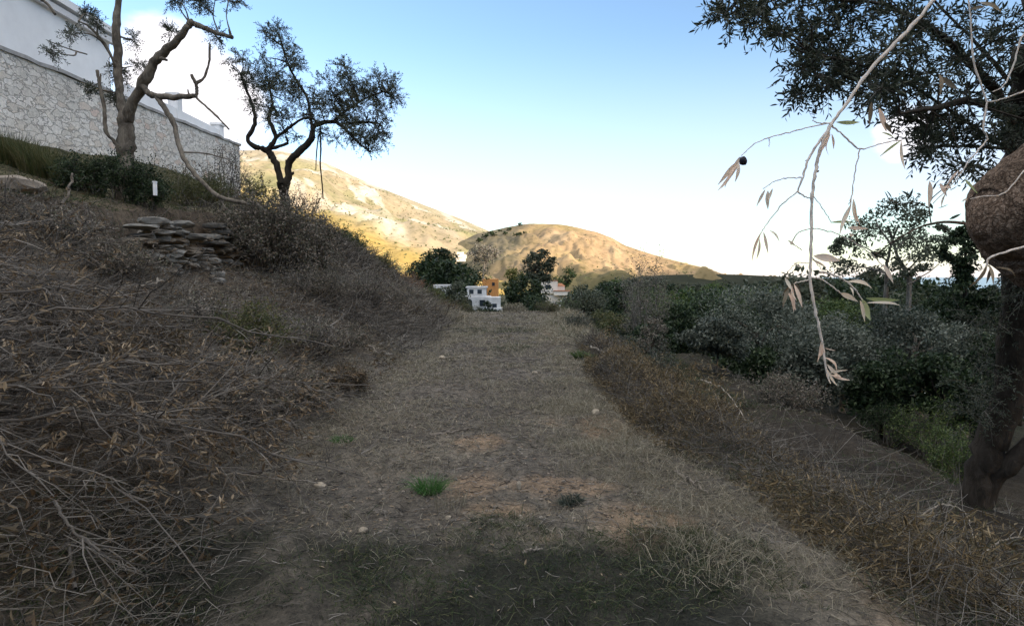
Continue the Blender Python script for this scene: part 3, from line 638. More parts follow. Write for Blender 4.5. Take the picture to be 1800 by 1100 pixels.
T('shrub', 'green shrub at the crest of path below the bluish house', 'shrub', 758, 500, 50, 44, .95, 'green_leaf', 40, 110, .16)
T('shrub', 'round dark shrub hiding the left arches of the white house', 'shrub', 814, 508, 40, 40, .95, 'olive_leaf', 36, 110, .13)
T('shrub', 'low dark shrub hiding the lower right corner of the white house', 'shrub', 876, 522, 34, 42, .95, 'dark_leaf', 30, 110, .13)
T('conifer', 'bushy dark green conifer in front of the yellow field at mountain foot', 'tree', 772, 428, 66, 95, .5, 'dark_leaf', 50, 80, .42, zb=-6)
T('broadleaf_tree', 'wide dark green tree left of the village, hiding the houses top', 'tree', 745, 452, 108, 84, .62, 'dark_leaf', 60, 90, .38)
T('broadleaf_tree', 'dark green tree just over the white arcaded house', 'tree', 808, 458, 104, 92, .55, 'dark_leaf', 60, 90, .38)
T('tall_tree', 'tall dark tree standing against the tan hill left of the cream villa', 'tree', 944, 426, 66, 96, .5, 'olive_leaf', 46, 70, .42)
T('broadleaf_tree', 'dark green round tree below the tall tree right of the white houses', 'tree', 910, 478, 84, 78, .85, 'dark_leaf', 60, 90, .36)
T('broadleaf_tree', 'green bush tree at the path end below the cream villa', 'tree', 940, 508, 84, 58, .9, 'dark_leaf', 50, 90, .26)
T('young_cypress', 'small dark pointed cypress beneath the cream villa', 'tree', 962, 520, 13, 62, .95, 'dark_leaf', 12, 60, .2, shape='cone')
T('bare_tree', 'greyish half bare tree in the saddle above the village', 'tree', 855, 426, 66, 250, .5, 'grey_twig_leaf', 40, 60, .8, 'bark_grey', zb=-6)
T('small_tree', 'yellow green tree left of the tall dark tree', 'tree', 903, 454, 46, 125, .8, 'yellow_leaf', 18, 60, .5, zb=-6)
T('small_tree', 'olive green tree under the tiny white hillside house', 'tree', 822, 454, 44, 135, .8, 'olive_leaf', 18, 60, .5, zb=-6)
T('small_tree', 'light green tree in front of the cream villa roof to its right', 'tree', 995, 470, 46, 240, .8, 'green_leaf', 16, 60, .8, zb=-6)
T('shrub', 'grey green rounded shrub at the far right corner of the path', 'shrub', 1018, 492, 90, 33, .95, 'olive_leaf', 64, 110, .11)
T('shrub', 'dark green shrub between grey rounded shrub and wispy tree', 'shrub', 1076, 486, 74, 45, .95, 'dark_leaf', 50, 90, .19)
T('shrub', 'olive brown low shrub beside the path under the wispy tree', 'shrub', 1066, 540, 66, 27, .9, 'broom_grass', 30, 80, .09)
T('shrub', 'brown black thorny shrub right of the olive brown shrub', 'shrub', 1142, 548, 66, 24, .9, 'bramble', 30, 90, .08)
T('broadleaf_tree', 'mid green tree standing right behind the brown thorny shrub', 'tree', 1172, 496, 96, 40, .95, 'green_leaf', 60, 90, .17)
T('broadleaf_tree', 'dark green tree left of the pair of yellow green trees', 'tree', 1222, 488, 110, 55, .9, 'dark_leaf', 64, 90, .26)
T('broadleaf_tree', 'yellow green broad tree below the dark ridge', 'tree', 1288, 488, 124, 64, .85, 'green_leaf', 64, 90, .3)
T('broadleaf_tree', 'green round tree to the right of the yellow green tree', 'tree', 1360, 496, 124, 75, .85, 'green_leaf', 60, 90, .32)
T('broadleaf_tree', 'very dark round tree in the dip below the yellow green tree', 'tree', 1236, 532, 130, 36, .95, 'dark_leaf', 70, 100, .17)
for k, (px, top, w, d, lab) in enumerate((
        (1330, 528, 215, 27, 'broad grey olive tree leftmost in the dark grove'), (1262, 568, 110, 22.5, 'small pale olive bush tree at the left edge of grove'),
        (1492, 556, 160, 24, 'grey olive tree under the withered branch tip'), (1612, 536, 170, 23, 'large grey olive tree near right trunk of the grove'),
        (1432, 526, 150, 35, 'olive tree at the back of the grove, behind the withered branch'), (1556, 520, 150, 39, 'hindmost olive tree, below the tall eucalyptus'), (1700, 560, 140, 21, 'dark olive tree rightmost in the grove beside near trunk'))):
    T('olive_tree', lab, 'tree', px, top - 34 + (k * 17) % 46, w * 1.1, d, .84, 'olive_pale' if k % 2 == 0 else 'olive_grey', 46, 230, .1 + .001 * d, 'bark', 'olive trees in the grove down on the right', flat=.6)
for px, top, w, d, mat, lab in ((1140, 560, 90, 30, 'dark_leaf', 'blackish bush tree right of the brown thorny shrub'), (1196, 520, 110, 33, 'dark_leaf', 'blackish round tree left of the very dark dip tree'), (1290, 508, 130, 44, 'dark_leaf', 'dark spreading tree behind the leftmost grove olive'), (1380, 506, 140, 46, 'dark_leaf', 'dark spreading tree behind the hanging withered branch'), (1460, 500, 130, 50, 'green_leaf', 'green dark tree under the left side of the eucalyptus'), (1530, 488, 130, 52, 'dark_leaf', 'dark tree covering the eucalyptus trunk base on its left'),
        (1600, 500, 130, 44, 'dark_leaf', 'dark tree covering the eucalyptus trunk base on its right'), (1660, 490, 120, 36, 'dark_leaf', 'dark tree left of the ragged evergreen'), (1740, 500, 130, 30, 'dark_leaf', 'dark tree filling the gap behind near trunk at right edge'), (1790, 440, 110, 26, 'dark_leaf', 'tall dark tree at the right edge behind the gnarled elbow'), (1420, 590, 130, 21, 'olive_grey', 'low shadowy olive bush between two grove olives'), (1560, 600, 120, 20, 'dark_leaf', 'low blackish bush in front of the grove'), (1310, 600, 120, 25, 'dark_leaf', 'low blackish bush at the foot of leftmost grove olive'), (1650, 600, 130, 19, 'dark_leaf', 'blackish bush beside the near trunk at the grove edge'), (1750, 560, 120, 17, 'dark_leaf', 'blackish leafy bush directly behind the near olive trunk')):
    T('broadleaf_tree', lab, 'tree', px, top, w, d, .92, mat, 56, 130, .1 + .0022 * d)
# far valley woodland: one can tell crowns apart, each a tree of its own
src = None
for k in range(62):
    d = R.uniform(75, 190) if k < 40 else R.uniform(190, 270); px = R.uniform(1020, 1790) if k < 34 else R.uniform(1020, 1300) if k > 39 else R.uniform(690, 790); x = (px - 900) / F * d
    if src is None or k % 9 == 0:
        src = far_tree('valley_tree', 'round tree in the valley woodland', 'tree', x, d, gz1(x, d) + 9.5, 9.5, .85, ('dark_leaf', 'green_leaf', 'olive_leaf', 'dark_leaf')[(k // 9) % 4], 'bark_dark', 40, 60, .65, 'trees in the valley woodland')
        src['label'] = 'round tree crowded into the dark valley woodland'
    else:
        s = R.uniform(.7, 1.25); dup(src, (x, d, gz1(x, d)), (0, 0, R.uniform(0, 6)), s)
mx_, my_, mz_ = hil_g[0], hil_g[1], hil_g[2]
src = None
for k in range(12):
    px = 842 + k * 7.5 + R.uniform(-3, 3); i = int(np.argmin(np.abs(hil_g[3][0] - px))); j = int(R.uniform(80, 108)); x, y, z = mx_[j, i], my_[j, i], mz_[j, i]
    if src is None: src = far_tree('ridge_tree', 'small dark tree dotting the left shoulder of the tan hill', 'tree', x, y, z + 7, 9, .9, 'dark_leaf', 'bark_dark', 10, 40, 1.3, 'trees on the shoulder of the tan hill', zb=z - .5)
    else: dup(src, (x, y, z - .5), (0, 0, k), R.uniform(.5, 1.0))

def scrub(g, n, vmin, vmax, name, mat, smin, smax, pxmin, pxmax):
    x, y, z, U, Vv = g; ok = np.argwhere((Vv > vmin) & (Vv < vmax) & (U > pxmin) & (U < pxmax)); pick = ok[R.integers(len(ok), size=n)]
    pos = np.stack([x[pick[:, 0], pick[:, 1]], y[pick[:, 0], pick[:, 1]], z[pick[:, 0], pick[:, 1]]], 1) + R.normal(size=(n, 3)) * [3, 3, 0]
    b = MB(); clump_quads(b, pos + [0, 0, .8], R.uniform(smin, smax, n), 12, smax * .9, 0, .7); kind(b.build(name, mat), 'stuff')
scrub(mtn_g, 900, .10, .9, 'hillside_scrub', M['hill_scrub'], .5, 1.7, 540, 860)
scrub(hil_g, 350, .05, .9, 'hillside_scrub', M['hill_scrub'], .3, 1.0, 820, 1280)

def tall_eucalyptus():
    d = 40.0; b0 = P(1590, 560, d); gx_, gy_ = b0[0], b0[1]; g = gz1(gx_, gy_); base = np.array([gx_, gy_, g])
    t = thing('eucalyptus', tuple(base), 'tall airy eucalyptus with layered crown against the sky at right', 'tree'); tr = MB(); cr = MB()
    def q(px, py, dd=0): return P(px, py, d + dd) - base
    limb(tr, [(0, 0, -.2), q(1597, 520), q(1592, 480), q(1575, 440), q(1562, 400)], .2, .07, 14, 7)
    limb(tr, [(-1.2, .5, -.2), q(1557, 520, .8), q(1559, 470, .6), q(1566, 430, .4), q(1580, 395, .3)], .16, .06, 14, 7)
    for a in (((1562, 460), (1530, 440), (1500, 425)), ((1592, 480), (1615, 455), (1640, 440)), ((1575, 440), (1600, 415), (1625, 408)), ((1559, 480), (1520, 470), (1490, 468)), ((1566, 430), (1545, 400), (1540, 385)), ((1595, 500), (1630, 480), (1650, 465))):
        limb(tr, [q(*k, R.uniform(-1, 1)) for k in a], .07, .02, 8, 5, cap=False)
    C, rr = [], []
    for px, py, r in ((1580, 362, 26), (1600, 372, 24), (1556, 368, 22), (1545, 392, 24), (1610, 392, 24), (1575, 396, 30), (1620, 380, 16), (1512, 404, 24), (1492, 424, 22), (1530, 408, 26), (1475, 436, 16), (1470, 428, 10), (1500, 436, 22), (1560, 418, 30), (1590, 428, 26), (1610, 420, 22), (1632, 428, 26), (1650, 424, 18), (1642, 446, 22), (1480, 462, 18), (1497, 474, 20), (1520, 482, 18), (1545, 450, 18), (1610, 450, 20), (1575, 462, 16), (1628, 470, 14), (1600, 480, 14), (1540, 478, 16), (1655, 402, 10), (1570, 500, 16)):
        for k in range(3): C.append(q(px + R.normal() * r * .4, py + R.normal() * r * .28, R.normal() * 1.2)); rr.append(r / F * d * .85)
    clump_quads(cr, C, np.array(rr), 74, .21, 0, .6); tr.build('trunk', M['bark_grey'], t); cr.build('crown', M['olive_leaf'], t)
tall_eucalyptus()
def dark_cypress():
    d = 27.0; x, y = P(1692, 560, d)[:2]; g = gz1(x, y); t = thing('evergreen_tree', (x, y, g), 'very dark ragged evergreen tree beside the near olive knob', 'tree'); tr = MB(); cr = MB()
    h = P(1690, 392, d)[2] - g; limb(tr, [(0, 0, -.2), (.1, 0, h * .5), (0, .1, h * .97)], .16, .03, 12, 6)
    C, rr = [], []
    for k in range(300):
        f = R.uniform(.12, 1); w = 2.0 * (1 - .4 * f) * (.6 + .4 * math.sin(f * 23)); a = R.uniform(0, 6.28); r = R.uniform(.2, 1) * w
        C.append((r * math.cos(a), r * math.sin(a), f * h * .97)); rr.append(R.uniform(.14, .34))
        if k % 3 == 0: limb(tr, [(0, 0, f * h * .9), (C[-1][0] * .5, C[-1][1] * .5, f * h * .93), C[-1]], .03, .01, 5, 4, cap=False)
    clump_quads(cr, C, np.array(rr), 70, .14, 0, .8); tr.build('trunk', M['bark_dark'], t); cr.build('crown', M['dark_leaf'], t)
dark_cypress()

# --- near trees: traced limbs with leafy sprigs
def sprigs(tw, lf, C, rad, n, tl, L, Wd, up=.15, pairs=6, tr=.003):
    """leafy olive shoots: thin twig with leaves in pairs"""
    C = np.asarray(C, float); k = len(C); N = k * n; ii = np.repeat(np.arange(k), n); rad = np.broadcast_to(rad, (k,))
    d = rdir(N, up); o = C[ii] + nrm(R.normal(size=(N, 3))) * rad[ii][:, None] * R.uniform(0, .75, (N, 1))
    d = nrm(d + nrm(o - C[ii] + 1e-6) * .7); ln = tl * R.uniform(.6, 1.3, N)
    s = np.linspace(0, 1, 4); sag = -.18 * s[None, :, None] ** 2 * np.array([0, 0, 1.]) * ln[:, None, None]
    pts = o[:, None] + d[:, None] * s[None, :, None] * ln[:, None, None] + sag
    tw.tubes(pts, np.broadcast_to(np.linspace(tr, tr * .4, 4), (N, 4)), 3)
    for p in range(pairs):
        f = (p + 1) / pairs; ff = f * 3; a = min(int(ff), 2); q = pts[:, a] * (1 - (ff - a)) + pts[:, a + 1] * (ff - a)
        perp = nrm(np.cross(d, R.normal(size=(N, 3))))
        for sg in (1, -1):
            keep = R.uniform(size=N) > .12
            lf.leaves(q[keep], (d * .75 + perp * sg * .8 + R.normal(size=(N, 3)) * .18)[keep], rdir(N)[keep], (L * R.uniform(.7, 1.25, N))[keep], (Wd * R.uniform(.7, 1.2, N))[keep])
def near_tree(name, label, base, depth, limbs, clumps, leafmat, barkmat, rpx, n, tl, L, Wd, join=True, ddepth=.5, pairs=6, rep=1, up=.15, thick=1.0, cr=.75):
    base = np.asarray(base, float); t = thing(name, tuple(base), label, 'tree'); tr = MB(); tw = MB(); lf = MB(); nodes = []
    for pts, w0, w1 in limbs:
        q = []
        for k, a in enumerate(pts):
            dd = a[2] if len(a) > 2 else 0
            q.append(P(a[0], a[1], depth + dd) - base)
        r0, r1 = thick * w0 / F * depth / 2, thick * w1 / F * depth / 2
        p = limb(tr, q, r0, r1, max(10, 5 * len(q)), 9, .12); nodes.append(p)
    nodes = np.concatenate(nodes); C, rr = [], []
    for cx, cy, r in clumps:
        for k in range(rep):
            c = P(cx + R.normal() * r * .3, cy + R.normal() * r * .3, depth) - base
            j = int(np.argmin(np.linalg.norm(nodes[:, [0, 2]] - c[[0, 2]], axis=1))); 
            c[1] = nodes[j, 1] + R.normal() * ddepth
            C.append(c); rr.append(r / F * depth * cr)
            if join:
                m = (nodes[j] + c) / 2 + R.normal(size=3) * .06; limb(tr, [nodes[j], m, c], .006 * depth ** .5, .003, 7, 4, .3, cap=False)
    sprigs(tw, lf, C, np.array(rr), n, tl, L, Wd, pairs=pairs, up=up)
    tr.build('trunk', M[barkmat], t, smooth=True); lf.join(tw, 1); lf.build('crown', [M[leafmat], M['twig_dark']], t); return t
gx_, gy_ = P(222, 340, 13.6)[:2]
near_tree('olive_tree', 'half dead pruned olive tree with thick bare limbs in front of stone wall', (gx_, gy_, gz1(gx_, gy_)), 13.6, [
    ([(224, 375), (223, 300), (221, 250), (221, 205)], 40, 29),
    ([(224, 330), (231, 272), (236, 255)], 14, 10),
    ([(221, 215), (214, 189, .1), (209, 145, .2), (207, 91, .3), (204, 44, .3), (209, 0, .4), (214, -60, .5)], 21, 13),
    ([(221, 215), (236, 175, -.1), (254, 142, -.2), (276, 105, -.3), (302, 80, -.4), (327, 50, -.5), (338, 40, -.5)], 25, 15),
    ([(338, 41, -.5), (350, 46, -.5), (363, 51, -.6), (385, 60, -.6), (408, 66, -.7)], 10, 8), ([(406, 66, -.7), (403, 52, -.7)], 6, 4),
    ([(281, 102, -.3), (293, 106, -.5)], 8, 5),
    ([(250, 152, -.2), (262, 164, -.3), (276, 169, -.4), (309, 171, -.6), (345, 169, -.8)], 15, 10),
    ([(345, 172, -.8), (346, 158, -.8), (343, 145, -.85), (336, 131, -.9)], 8, 6), ([(345, 147, -.8), (358, 137, -.7), (367, 112, -.7), (369, 78, -.7)], 7, 4.5), ([(332, 166, -.7), (330, 158, -.7)], 4, 3),
    ([(346, 173, -.8), (374, 198, -.9), (389, 213, -1), (403, 228, -1)], 5, 3),
    ([(276, 171, -.4), (291, 193, -.5), (307, 222, -.7), (313, 251, -.8), (324, 280, -1), (345, 309, -1.2), (374, 338, -1.4), (393, 349, -1.6), (433, 358, -1.8)], 11, 7),
    ([(386, 346, -1.5), (397, 368, -1.7)], 5, 3), ([(322, 268, -.9), (360, 270, -1), (400, 280, -1.1)], 3.5, 2), ([(328, 293, -1), (322, 305, -1.2)], 3, 2),
    ([(214, 270), (203, 252, -.1), (187, 233, -.2), (185, 218, -.2), (182, 182, -.2), (174, 145, -.2), (171, 124, -.2)], 9, 6),
    ([(181, 180, -.2), (176, 155, -.1), (177, 130, 0)], 5, 3),
    ([(204, 122, .2), (198, 105, .1), (185, 80, 0), (171, 62, 0), (155, 46, 0), (138, 38, -.1)], 8, 4), ([(171, 62, 0), (171, 40, 0)], 4, 3),
    ([(153, 96, 0), (120, 86, 0), (84, 72, 0)], 3, 2), ([(73, 0, -.2), (84, 8, -.2), (97, 26, -.2)], 6, 5), ([(73, 0, -.2), (50, -30, 0), (120, -80, .3), (214, -50, .5)], 6, 8),
    ([(385, 60, -.6), (375, 30, -.6), (378, 0, -.6)], 3, 2), ([(407, 64, -.7), (398, 30, -.7), (402, 0, -.7)], 3, 2)],
    [(174, 110, 22), (134, 114, 18), (190, 118, 18), (171, 40, 14), (156, 153, 9), (193, 162, 9), (309, 8, 22), (372, 20, 20), (398, 10, 20), (420, 6, 16), (406, 78, 14), (170, 85, 14), (135, 10, 9), (235, 108, 10), (215, 55, 9), (310, 60, 9), (400, 45, 9), (375, 0, 18), (330, 12, 12),
     (225, -60, 40), (260, -90, 40), (180, -80, 40)], 'olive_leaf', 'bark', 1, 34, .2, .062, .017, ddepth=.35, thick=.8, cr=1.0)
gx_, gy_ = P(498, 380, 20)[:2]
near_tree('olive_tree', 'dark leafy leaning olive tree at the end of the stone wall against mountain', (gx_, gy_, gz1(gx_, gy_)), 20.0, [
    ([(500, 420), (500, 370), (499, 338), (495, 318)], 22, 19),
    ([(495, 325), (486, 291), (474, 269), (463, 262), (448, 258), (435, 245), (446, 225), (448, 204), (441, 178), (432, 156), (423, 131)], 13, 4),
    ([(477, 278), (473, 262), (484, 244), (479, 225), (472, 207), (479, 185), (474, 156)], 10, 4),
    ([(474, 262), (492, 257), (506, 251), (502, 240)], 7, 4), ([(486, 242), (503, 229), (524, 213), (543, 207), (557, 214)], 6, 5),
    ([(498, 338), (506, 313), (508, 287), (524, 269), (546, 247), (550, 225), (557, 218)], 15, 9), ([(507, 308), (517, 304)], 7, 5), ([(507, 290), (504, 281)], 7, 5),
    ([(555, 219), (586, 214, -.3), (604, 225, -.5), (630, 251, -.8), (652, 268, -1)], 8, 3), ([(586, 214, -.3), (604, 198, -.3), (641, 174, -.5), (677, 160, -.6)], 6, 3),
    ([(548, 225), (546, 204, .2), (539, 171, .4), (520, 140, .4), (505, 110, .4), (492, 65, .4)], 6, 3), ([(600, 218, -.4), (640, 215, -.6), (668, 218, -.8)], 5, 3),
    ([(563, 232), (564, 262), (563, 290), (566, 320), (568, 350)], 3, 2), ([(561, 236), (557, 262), (555, 300)], 2.5, 1.6)],
    [(350 + a / 2.751, b_ / 2.751, r / 2.751) for a, b_, r in ((230, 280, 36), (210, 340, 36), (240, 400, 46), (265, 500, 30), (320, 310, 26), (330, 420, 52), (390, 380, 56), (440, 310, 50), (390, 150, 26), (370, 200, 32), (430, 260, 42), (450, 410, 46), (370, 520, 44), (410, 560, 34), (480, 440, 46), (550, 480, 54), (520, 540, 34), (620, 490, 54), (650, 440, 46), (700, 400, 46), (750, 380, 46), (740, 460, 54), (800, 440, 46), (850, 470, 36), (900, 450, 46), (940, 430, 36), (950, 490, 30), (890, 560, 46), (830, 600, 46), (900, 640, 46), (820, 690, 46), (870, 740, 34), (760, 600, 46), (700, 580, 36), (650, 530, 46), (760, 680, 34), (900, 690, 34), (620, 640, 20), (400, 450, 40), (690, 500, 40), (790, 520, 40), (300, 380, 40), (405, 625, 16))],
    'olive_leaf', 'bark_dark', 1, 20, .30, .075, .022, ddepth=.5, pairs=7, rep=3, cr=1.15, thick=.95)

# --- big olive on the lower terrace, right: dark trunk, canopy over the top right corner
def terrace_olive():
    d0 = 9.6; b0 = P(1716, 852, d0); base = np.array([b0[0], b0[1], gz1(b0[0], b0[1])]); dz = P(1716, 862, d0)[2] - base[2]
    t = thing('olive_tree', tuple(base), 'big dark olive tree on lower terrace whose canopy fills the top right corner', 'tree'); tr = MB(); tw = MB(); lf = MB()
    def q(px, py, d): return P(px, py, d) - base
    R0 = lambda w, d: w / F * d / 2
    limb(tr, [q(1712, 872, 9.6) - [0, 0, max(dz, 0) + .3], q(1725, 830, 9.6), q(1745, 770, 9.5), q(1772, 700, 9.3), q(1790, 610, 9.0), q(1792, 500, 8.6), q(1790, 400, 8.2), q(1796, 300, 7.8), q(1802, 200, 7.4), q(1815, 80, 7.0)], R0(50, 9.6), R0(62, 7), 34, 12, .10)
    limb(tr, [q(1722, 868, 9.6) - [0, 0, max(dz, 0) + .1], q(1745, 845, 9.5), q(1790, 800, 9.3), q(1850, 740, 9.2), q(1930, 640, 9.2)], R0(38, 9.6), R0(26, 9), 16, 9, .12)
    nodes = []
    main = [((1800, 250, 7.6), (1740, 150, 7.0), (1650, 60, 6.4), (1560, 10, 6.0), (1470, 0, 5.6)), ((1800, 280, 7.7), (1700, 215, 6.8), (1600, 150, 6.2), (1500, 110, 5.8), (1425, 95, 5.5)),
            ((1805, 180, 7.4), (1700, 60, 7.4), (1560, -60, 7.2), (1400, -40, 6.6), (1290, 10, 6.2)), ((1770, 262, 7.6), (1720, 258, 7.0), (1640, 258, 6.6), (1615, 262, 6.5)), ((1775, 293, 7.6), (1735, 298, 7.2), (1690, 284, 6.9)),
            ((1810, 100, 7.1), (1850, -100, 7), (1700, -200, 6), (1500, -180, 5.5)), ((1800, 230, 7.6), (1720, 180, 6.5), (1640, 190, 5.8), (1580, 200, 5.4)), ((1815, 80, 7), (2000, -100, 6.5), (2200, -150, 6)), ((1815, 60, 7), (1750, -200, 8), (1600, -260, 8.5))]
    for pts in main:
        nodes.append(limb(tr, [q(*p) for p in pts], .055 if pts[1][0] > 1700 and pts[0][1] < 255 else .022, .008, 22, 7, .2))
    nodes = np.concatenate(nodes); C, rr = [], []
    spots = [(1272, 28, 16), (1300, 18, 24), (1325, 30, 24), (1350, 14, 28), (1372, 52, 14), (1395, 20, 30), (1440, 20, 34), (1430, 60, 20), (1418, 85, 13), (1405, 118, 13), (1440, 118, 20), (1470, 130, 20), (1455, 150, 10), (1490, 95, 30), (1480, 60, 34), (1530, 40, 40), (1545, 90, 40), (1520, 130, 30), (1590, 60, 40), (1600, 110, 40), (1570, 160, 26), (1545, 158, 14), (1600, 195, 20), (1640, 150, 38), (1650, 80, 42), (1640, 30, 42), (1700, 40, 44), (1700, 100, 44), (1690, 160, 40), (1660, 205, 24), (1700, 215, 28), (1740, 70, 44), (1750, 140, 44), (1740, 200, 38), (1775, 30, 44), (1785, 110, 44), (1780, 180, 44), (1785, 235, 30), (1620, 255, 11), (1640, 250, 10), (1682, 236, 14), (1690, 288, 12), (1740, 250, 16), (1410, 165, 7), (1545, 5, 40), (1590, 10, 40), (1480, 10, 34), (1620, 210, 12), (1595, 130, 30), (1500, 150, 16)]
    spots += [(R.uniform(1300, 2300), R.uniform(-330, -40), 50) for k in range(70)] + [(R.uniform(1830, 2200), R.uniform(-40, 260), 50) for k in range(26)] + [(R.uniform(1850, 2900), R.uniform(-350, 330), 60) for k in range(90)]  # last set: unseen clumps added to shade the lower terrace
    for cx, cy, r in spots:
        for k in range(2 if cy > -40 and cx < 1820 else 1):
            d = np.interp(cx, [1270, 1450, 1600, 1800, 2200], [6.1, 5.7, 6.0, 6.9, 6.8]) + R.normal() * (.35 if cx < 1850 else 1.5)
            c = q(cx + R.normal() * r * .35, cy + R.normal() * r * .35, d); C.append(c); rr.append(r / F * d * .8)
            j = int(np.argmin(np.linalg.norm(nodes - c, axis=1)))
            if np.linalg.norm(nodes[j] - c) < 1.4: limb(tr, [nodes[j], (nodes[j] + c) / 2 + R.normal(size=3) * .05, c], .009, .004, 7, 4, .3, cap=False)
    sprigs(tw, lf, C, np.array(rr), 13, .19, .07, .0185, up=.1, pairs=6)
    # low shoots round the base and along the trunk
    C2 = [q(R.uniform(1690, 1800), R.uniform(560, 740), 9.0 + R.normal() * .4) for k in range(30)] + [q(1790 + R.normal() * 12, R.uniform(420, 560), 8.4) for k in range(10)]
    sprigs(tw, lf, C2, .28, 9, .28, .06, .016, up=.0)
    tr.build('trunk', M['bark_dark'], t, smooth=True); lf.join(tw, 1); lf.build('crown', [M['canopy'], M['twig_dark']], t)
terrace_olive()

# --- near olive: knobbly elbow at the right edge, trunk and crown outside the frame
def near_olive():
    d = 1.55; b0 = np.array([1.66, 1.50]); base = np.array([b0[0], b0[1], gz1(*b0)])
    t = thing('olive_tree', tuple(base), 'near olive with thick gnarled brown elbow of a limb at right edge', 'tree'); tr = MB(); tw = MB(); lf = MB()
    def q(px, py, dd=0): return P(px, py, d + dd) - base
    th = np.linspace(0, 2 * np.pi, 41)[:-1]; S = 40
    def gnarl(pts, r, amp, sd):
        n = len(pts); T_ = nrm(np.gradient(pts, axis=0)); A = nrm(np.cross(T_, [[0.1, 1., 0.1]])); B = np.cross(T_, A); V = []
        for k in range(n):
            f = 1 + amp * (fbm(np.cos(th) * 1.7 + k * .05, np.sin(th) * 1.7 + k * .07, 4, sd) + .7 * fbm(np.cos(th) * 4.5 + 9, np.sin(th) * 4.5 + k * .06, 4, sd + 2) + .3 * fbm(np.cos(th) * 12, np.sin(th) * 12 + k * .12, 3, sd + 4))
            V.append(pts[k] + (A[k] * np.cos(th)[:, None] + B[k] * np.sin(th)[:, None]) * (r[k] * f)[:, None])
        i = np.arange(n * S).reshape(n, S); nx_ = np.roll(i, -1, 1); tr.add(np.concatenate(V), [np.stack([i[:-1], nx_[:-1], nx_[1:], i[1:]], -1).reshape(-1, 4), i[-1:]])
    pts = smooth_line(np.array([(0, 0, -.2), (.02, .03, .5), (-.02, .02, 1.2), (.0, .0, 1.75), (.08, -.05, 2.3), (.1, -.15, 2.9)]), 90); gnarl(pts, np.interp(np.linspace(0, 1, 90), [0, .15, .45, .62, 1], [.26, .19, .19, .19, .10]), .16, 91)
    bx = np.array([1995, 1950, 1900, 1870, 1840, 1815, 1797, 1782, 1768, 1755, 1742, 1723, 1712, 1706.]); by = np.array([372, 373, 374, 375, 376, 378, 379, 380, 382, 386, 390, 393, 396, 397.]); br = np.array([200, 190, 176, 162, 142, 124, 110, 98, 86, 72, 58, 36, 20, 4.])
    u = np.linspace(0, 13, 80); bb = np.stack([np.interp(u, np.arange(14), bx), np.interp(u, np.arange(14), by)], 1); gnarl(np.array([q(*w) for w in bb]), np.interp(u, np.arange(14), br) / F * d, .10, 97)
    top = pts[-1]; nodes = [pts[60:]]
    for a in range(9):
        an = a * .7 + .3; e = top + np.array([math.cos(an) * R.uniform(1.0, 2.0), math.sin(an) * R.uniform(1.0, 1.9) - .9, R.uniform(.3, 1.1)])
        nodes.append(limb(tr, [pts[70 + a * 2], (pts[70 + a * 2] + e) / 2 + [0, 0, .25], e], .06, .012, 14, 6, .2))
    nodes = np.concatenate(nodes); C = []
    for k in range(150):
        c = nodes[R.integers(len(nodes))] + R.normal(size=3) * [.35, .35, .25]; w = c + base
        if w[1] > .1 and w[0] < w[1] * 1.0 and (w[2] - CAMZ) < w[1] * .62: continue     # keep the view clear
        C.append(c)
    sprigs(tw, lf, C, .22, 12, .2, .06, .016)
    # a dark twig reaching left from the elbow over the eucalyptus, and a few shoots with leaves
    limb(tr, [q(1716, 398), q(1690, 392, .05), q(1652, 391, .1), q(1612, 402, .12), q(1572, 424, .15), q(1540, 446, .2)], .0042, .0016, 20, 5, .2, cap=False)
    limb(tr, [q(1637, 394, .1), q(1634, 372, .1), q(1636, 352, .1), q(1660, 330, .1), q(1690, 300, .1)], .0018, .0012, 12, 4, .2, cap=False)
    limb(tr, [q(1634, 366, .1), q(1610, 356, .1), q(1580, 358, .1), q(1560, 350, .1)], .0016, .001, 12, 4, .2, cap=False)
    lp = [(1562, 352), (1568, 350), (1574, 356), (1595, 352), (1600, 346), (1606, 356), (1620, 354), (1632, 370), (1640, 368), (1648, 366), (1660, 340), (1690, 388), (1668, 386), (1656, 392), (1704, 392), (1590, 350)]
    pp = np.array([q(a, b_, .1) for a, b_ in lp]); nn = len(pp); dd = rdir(nn, .1); dd[:, 1] *= .4
    lf.leaves(pp, dd, rdir(nn), .022 * R.uniform(.8, 1.5, nn), .007)
    tr.build('trunk', M['bark_near'], t, smooth=True); lf.join(tw, 1); lf.build('crown', [M['canopy'], M['twig_dark']], t)
near_olive()

# --- the withered branch hanging in front of the camera
def leaf_mesh(b, p, tip, wid, nv, curl=.15, mi=0):
    """one detailed leaf from p to tip, channelled along the midrib"""
    p = np.asarray(p, float); tip = np.asarray(tip, float); L = np.linalg.norm(tip - p); d = (tip - p) / L; sd = nrm(np.cross(d, nv)); up = np.cross(sd, d)
    s = np.linspace(0, 1, 8); w = wid * .33 * np.sin(np.pi * s ** .85) ** .9; c = p + d * s[:, None] * L + up * (curl * L * np.sin(np.pi * s))[:, None]
    w = np.maximum(w, .0004)
    V = np.concatenate([c + sd * w[:, None] + up * w[:, None] * .45, c, c - sd * w[:, None] + up * w[:, None] * .45]); i = np.arange(8)
    b.add(V, [np.stack([i[:-1], i[1:], i[1:] + 8, i[:-1] + 8], -1), np.stack([i[:-1] + 8, i[1:] + 8, i[1:] + 16, i[:-1] + 16], -1)], mi)
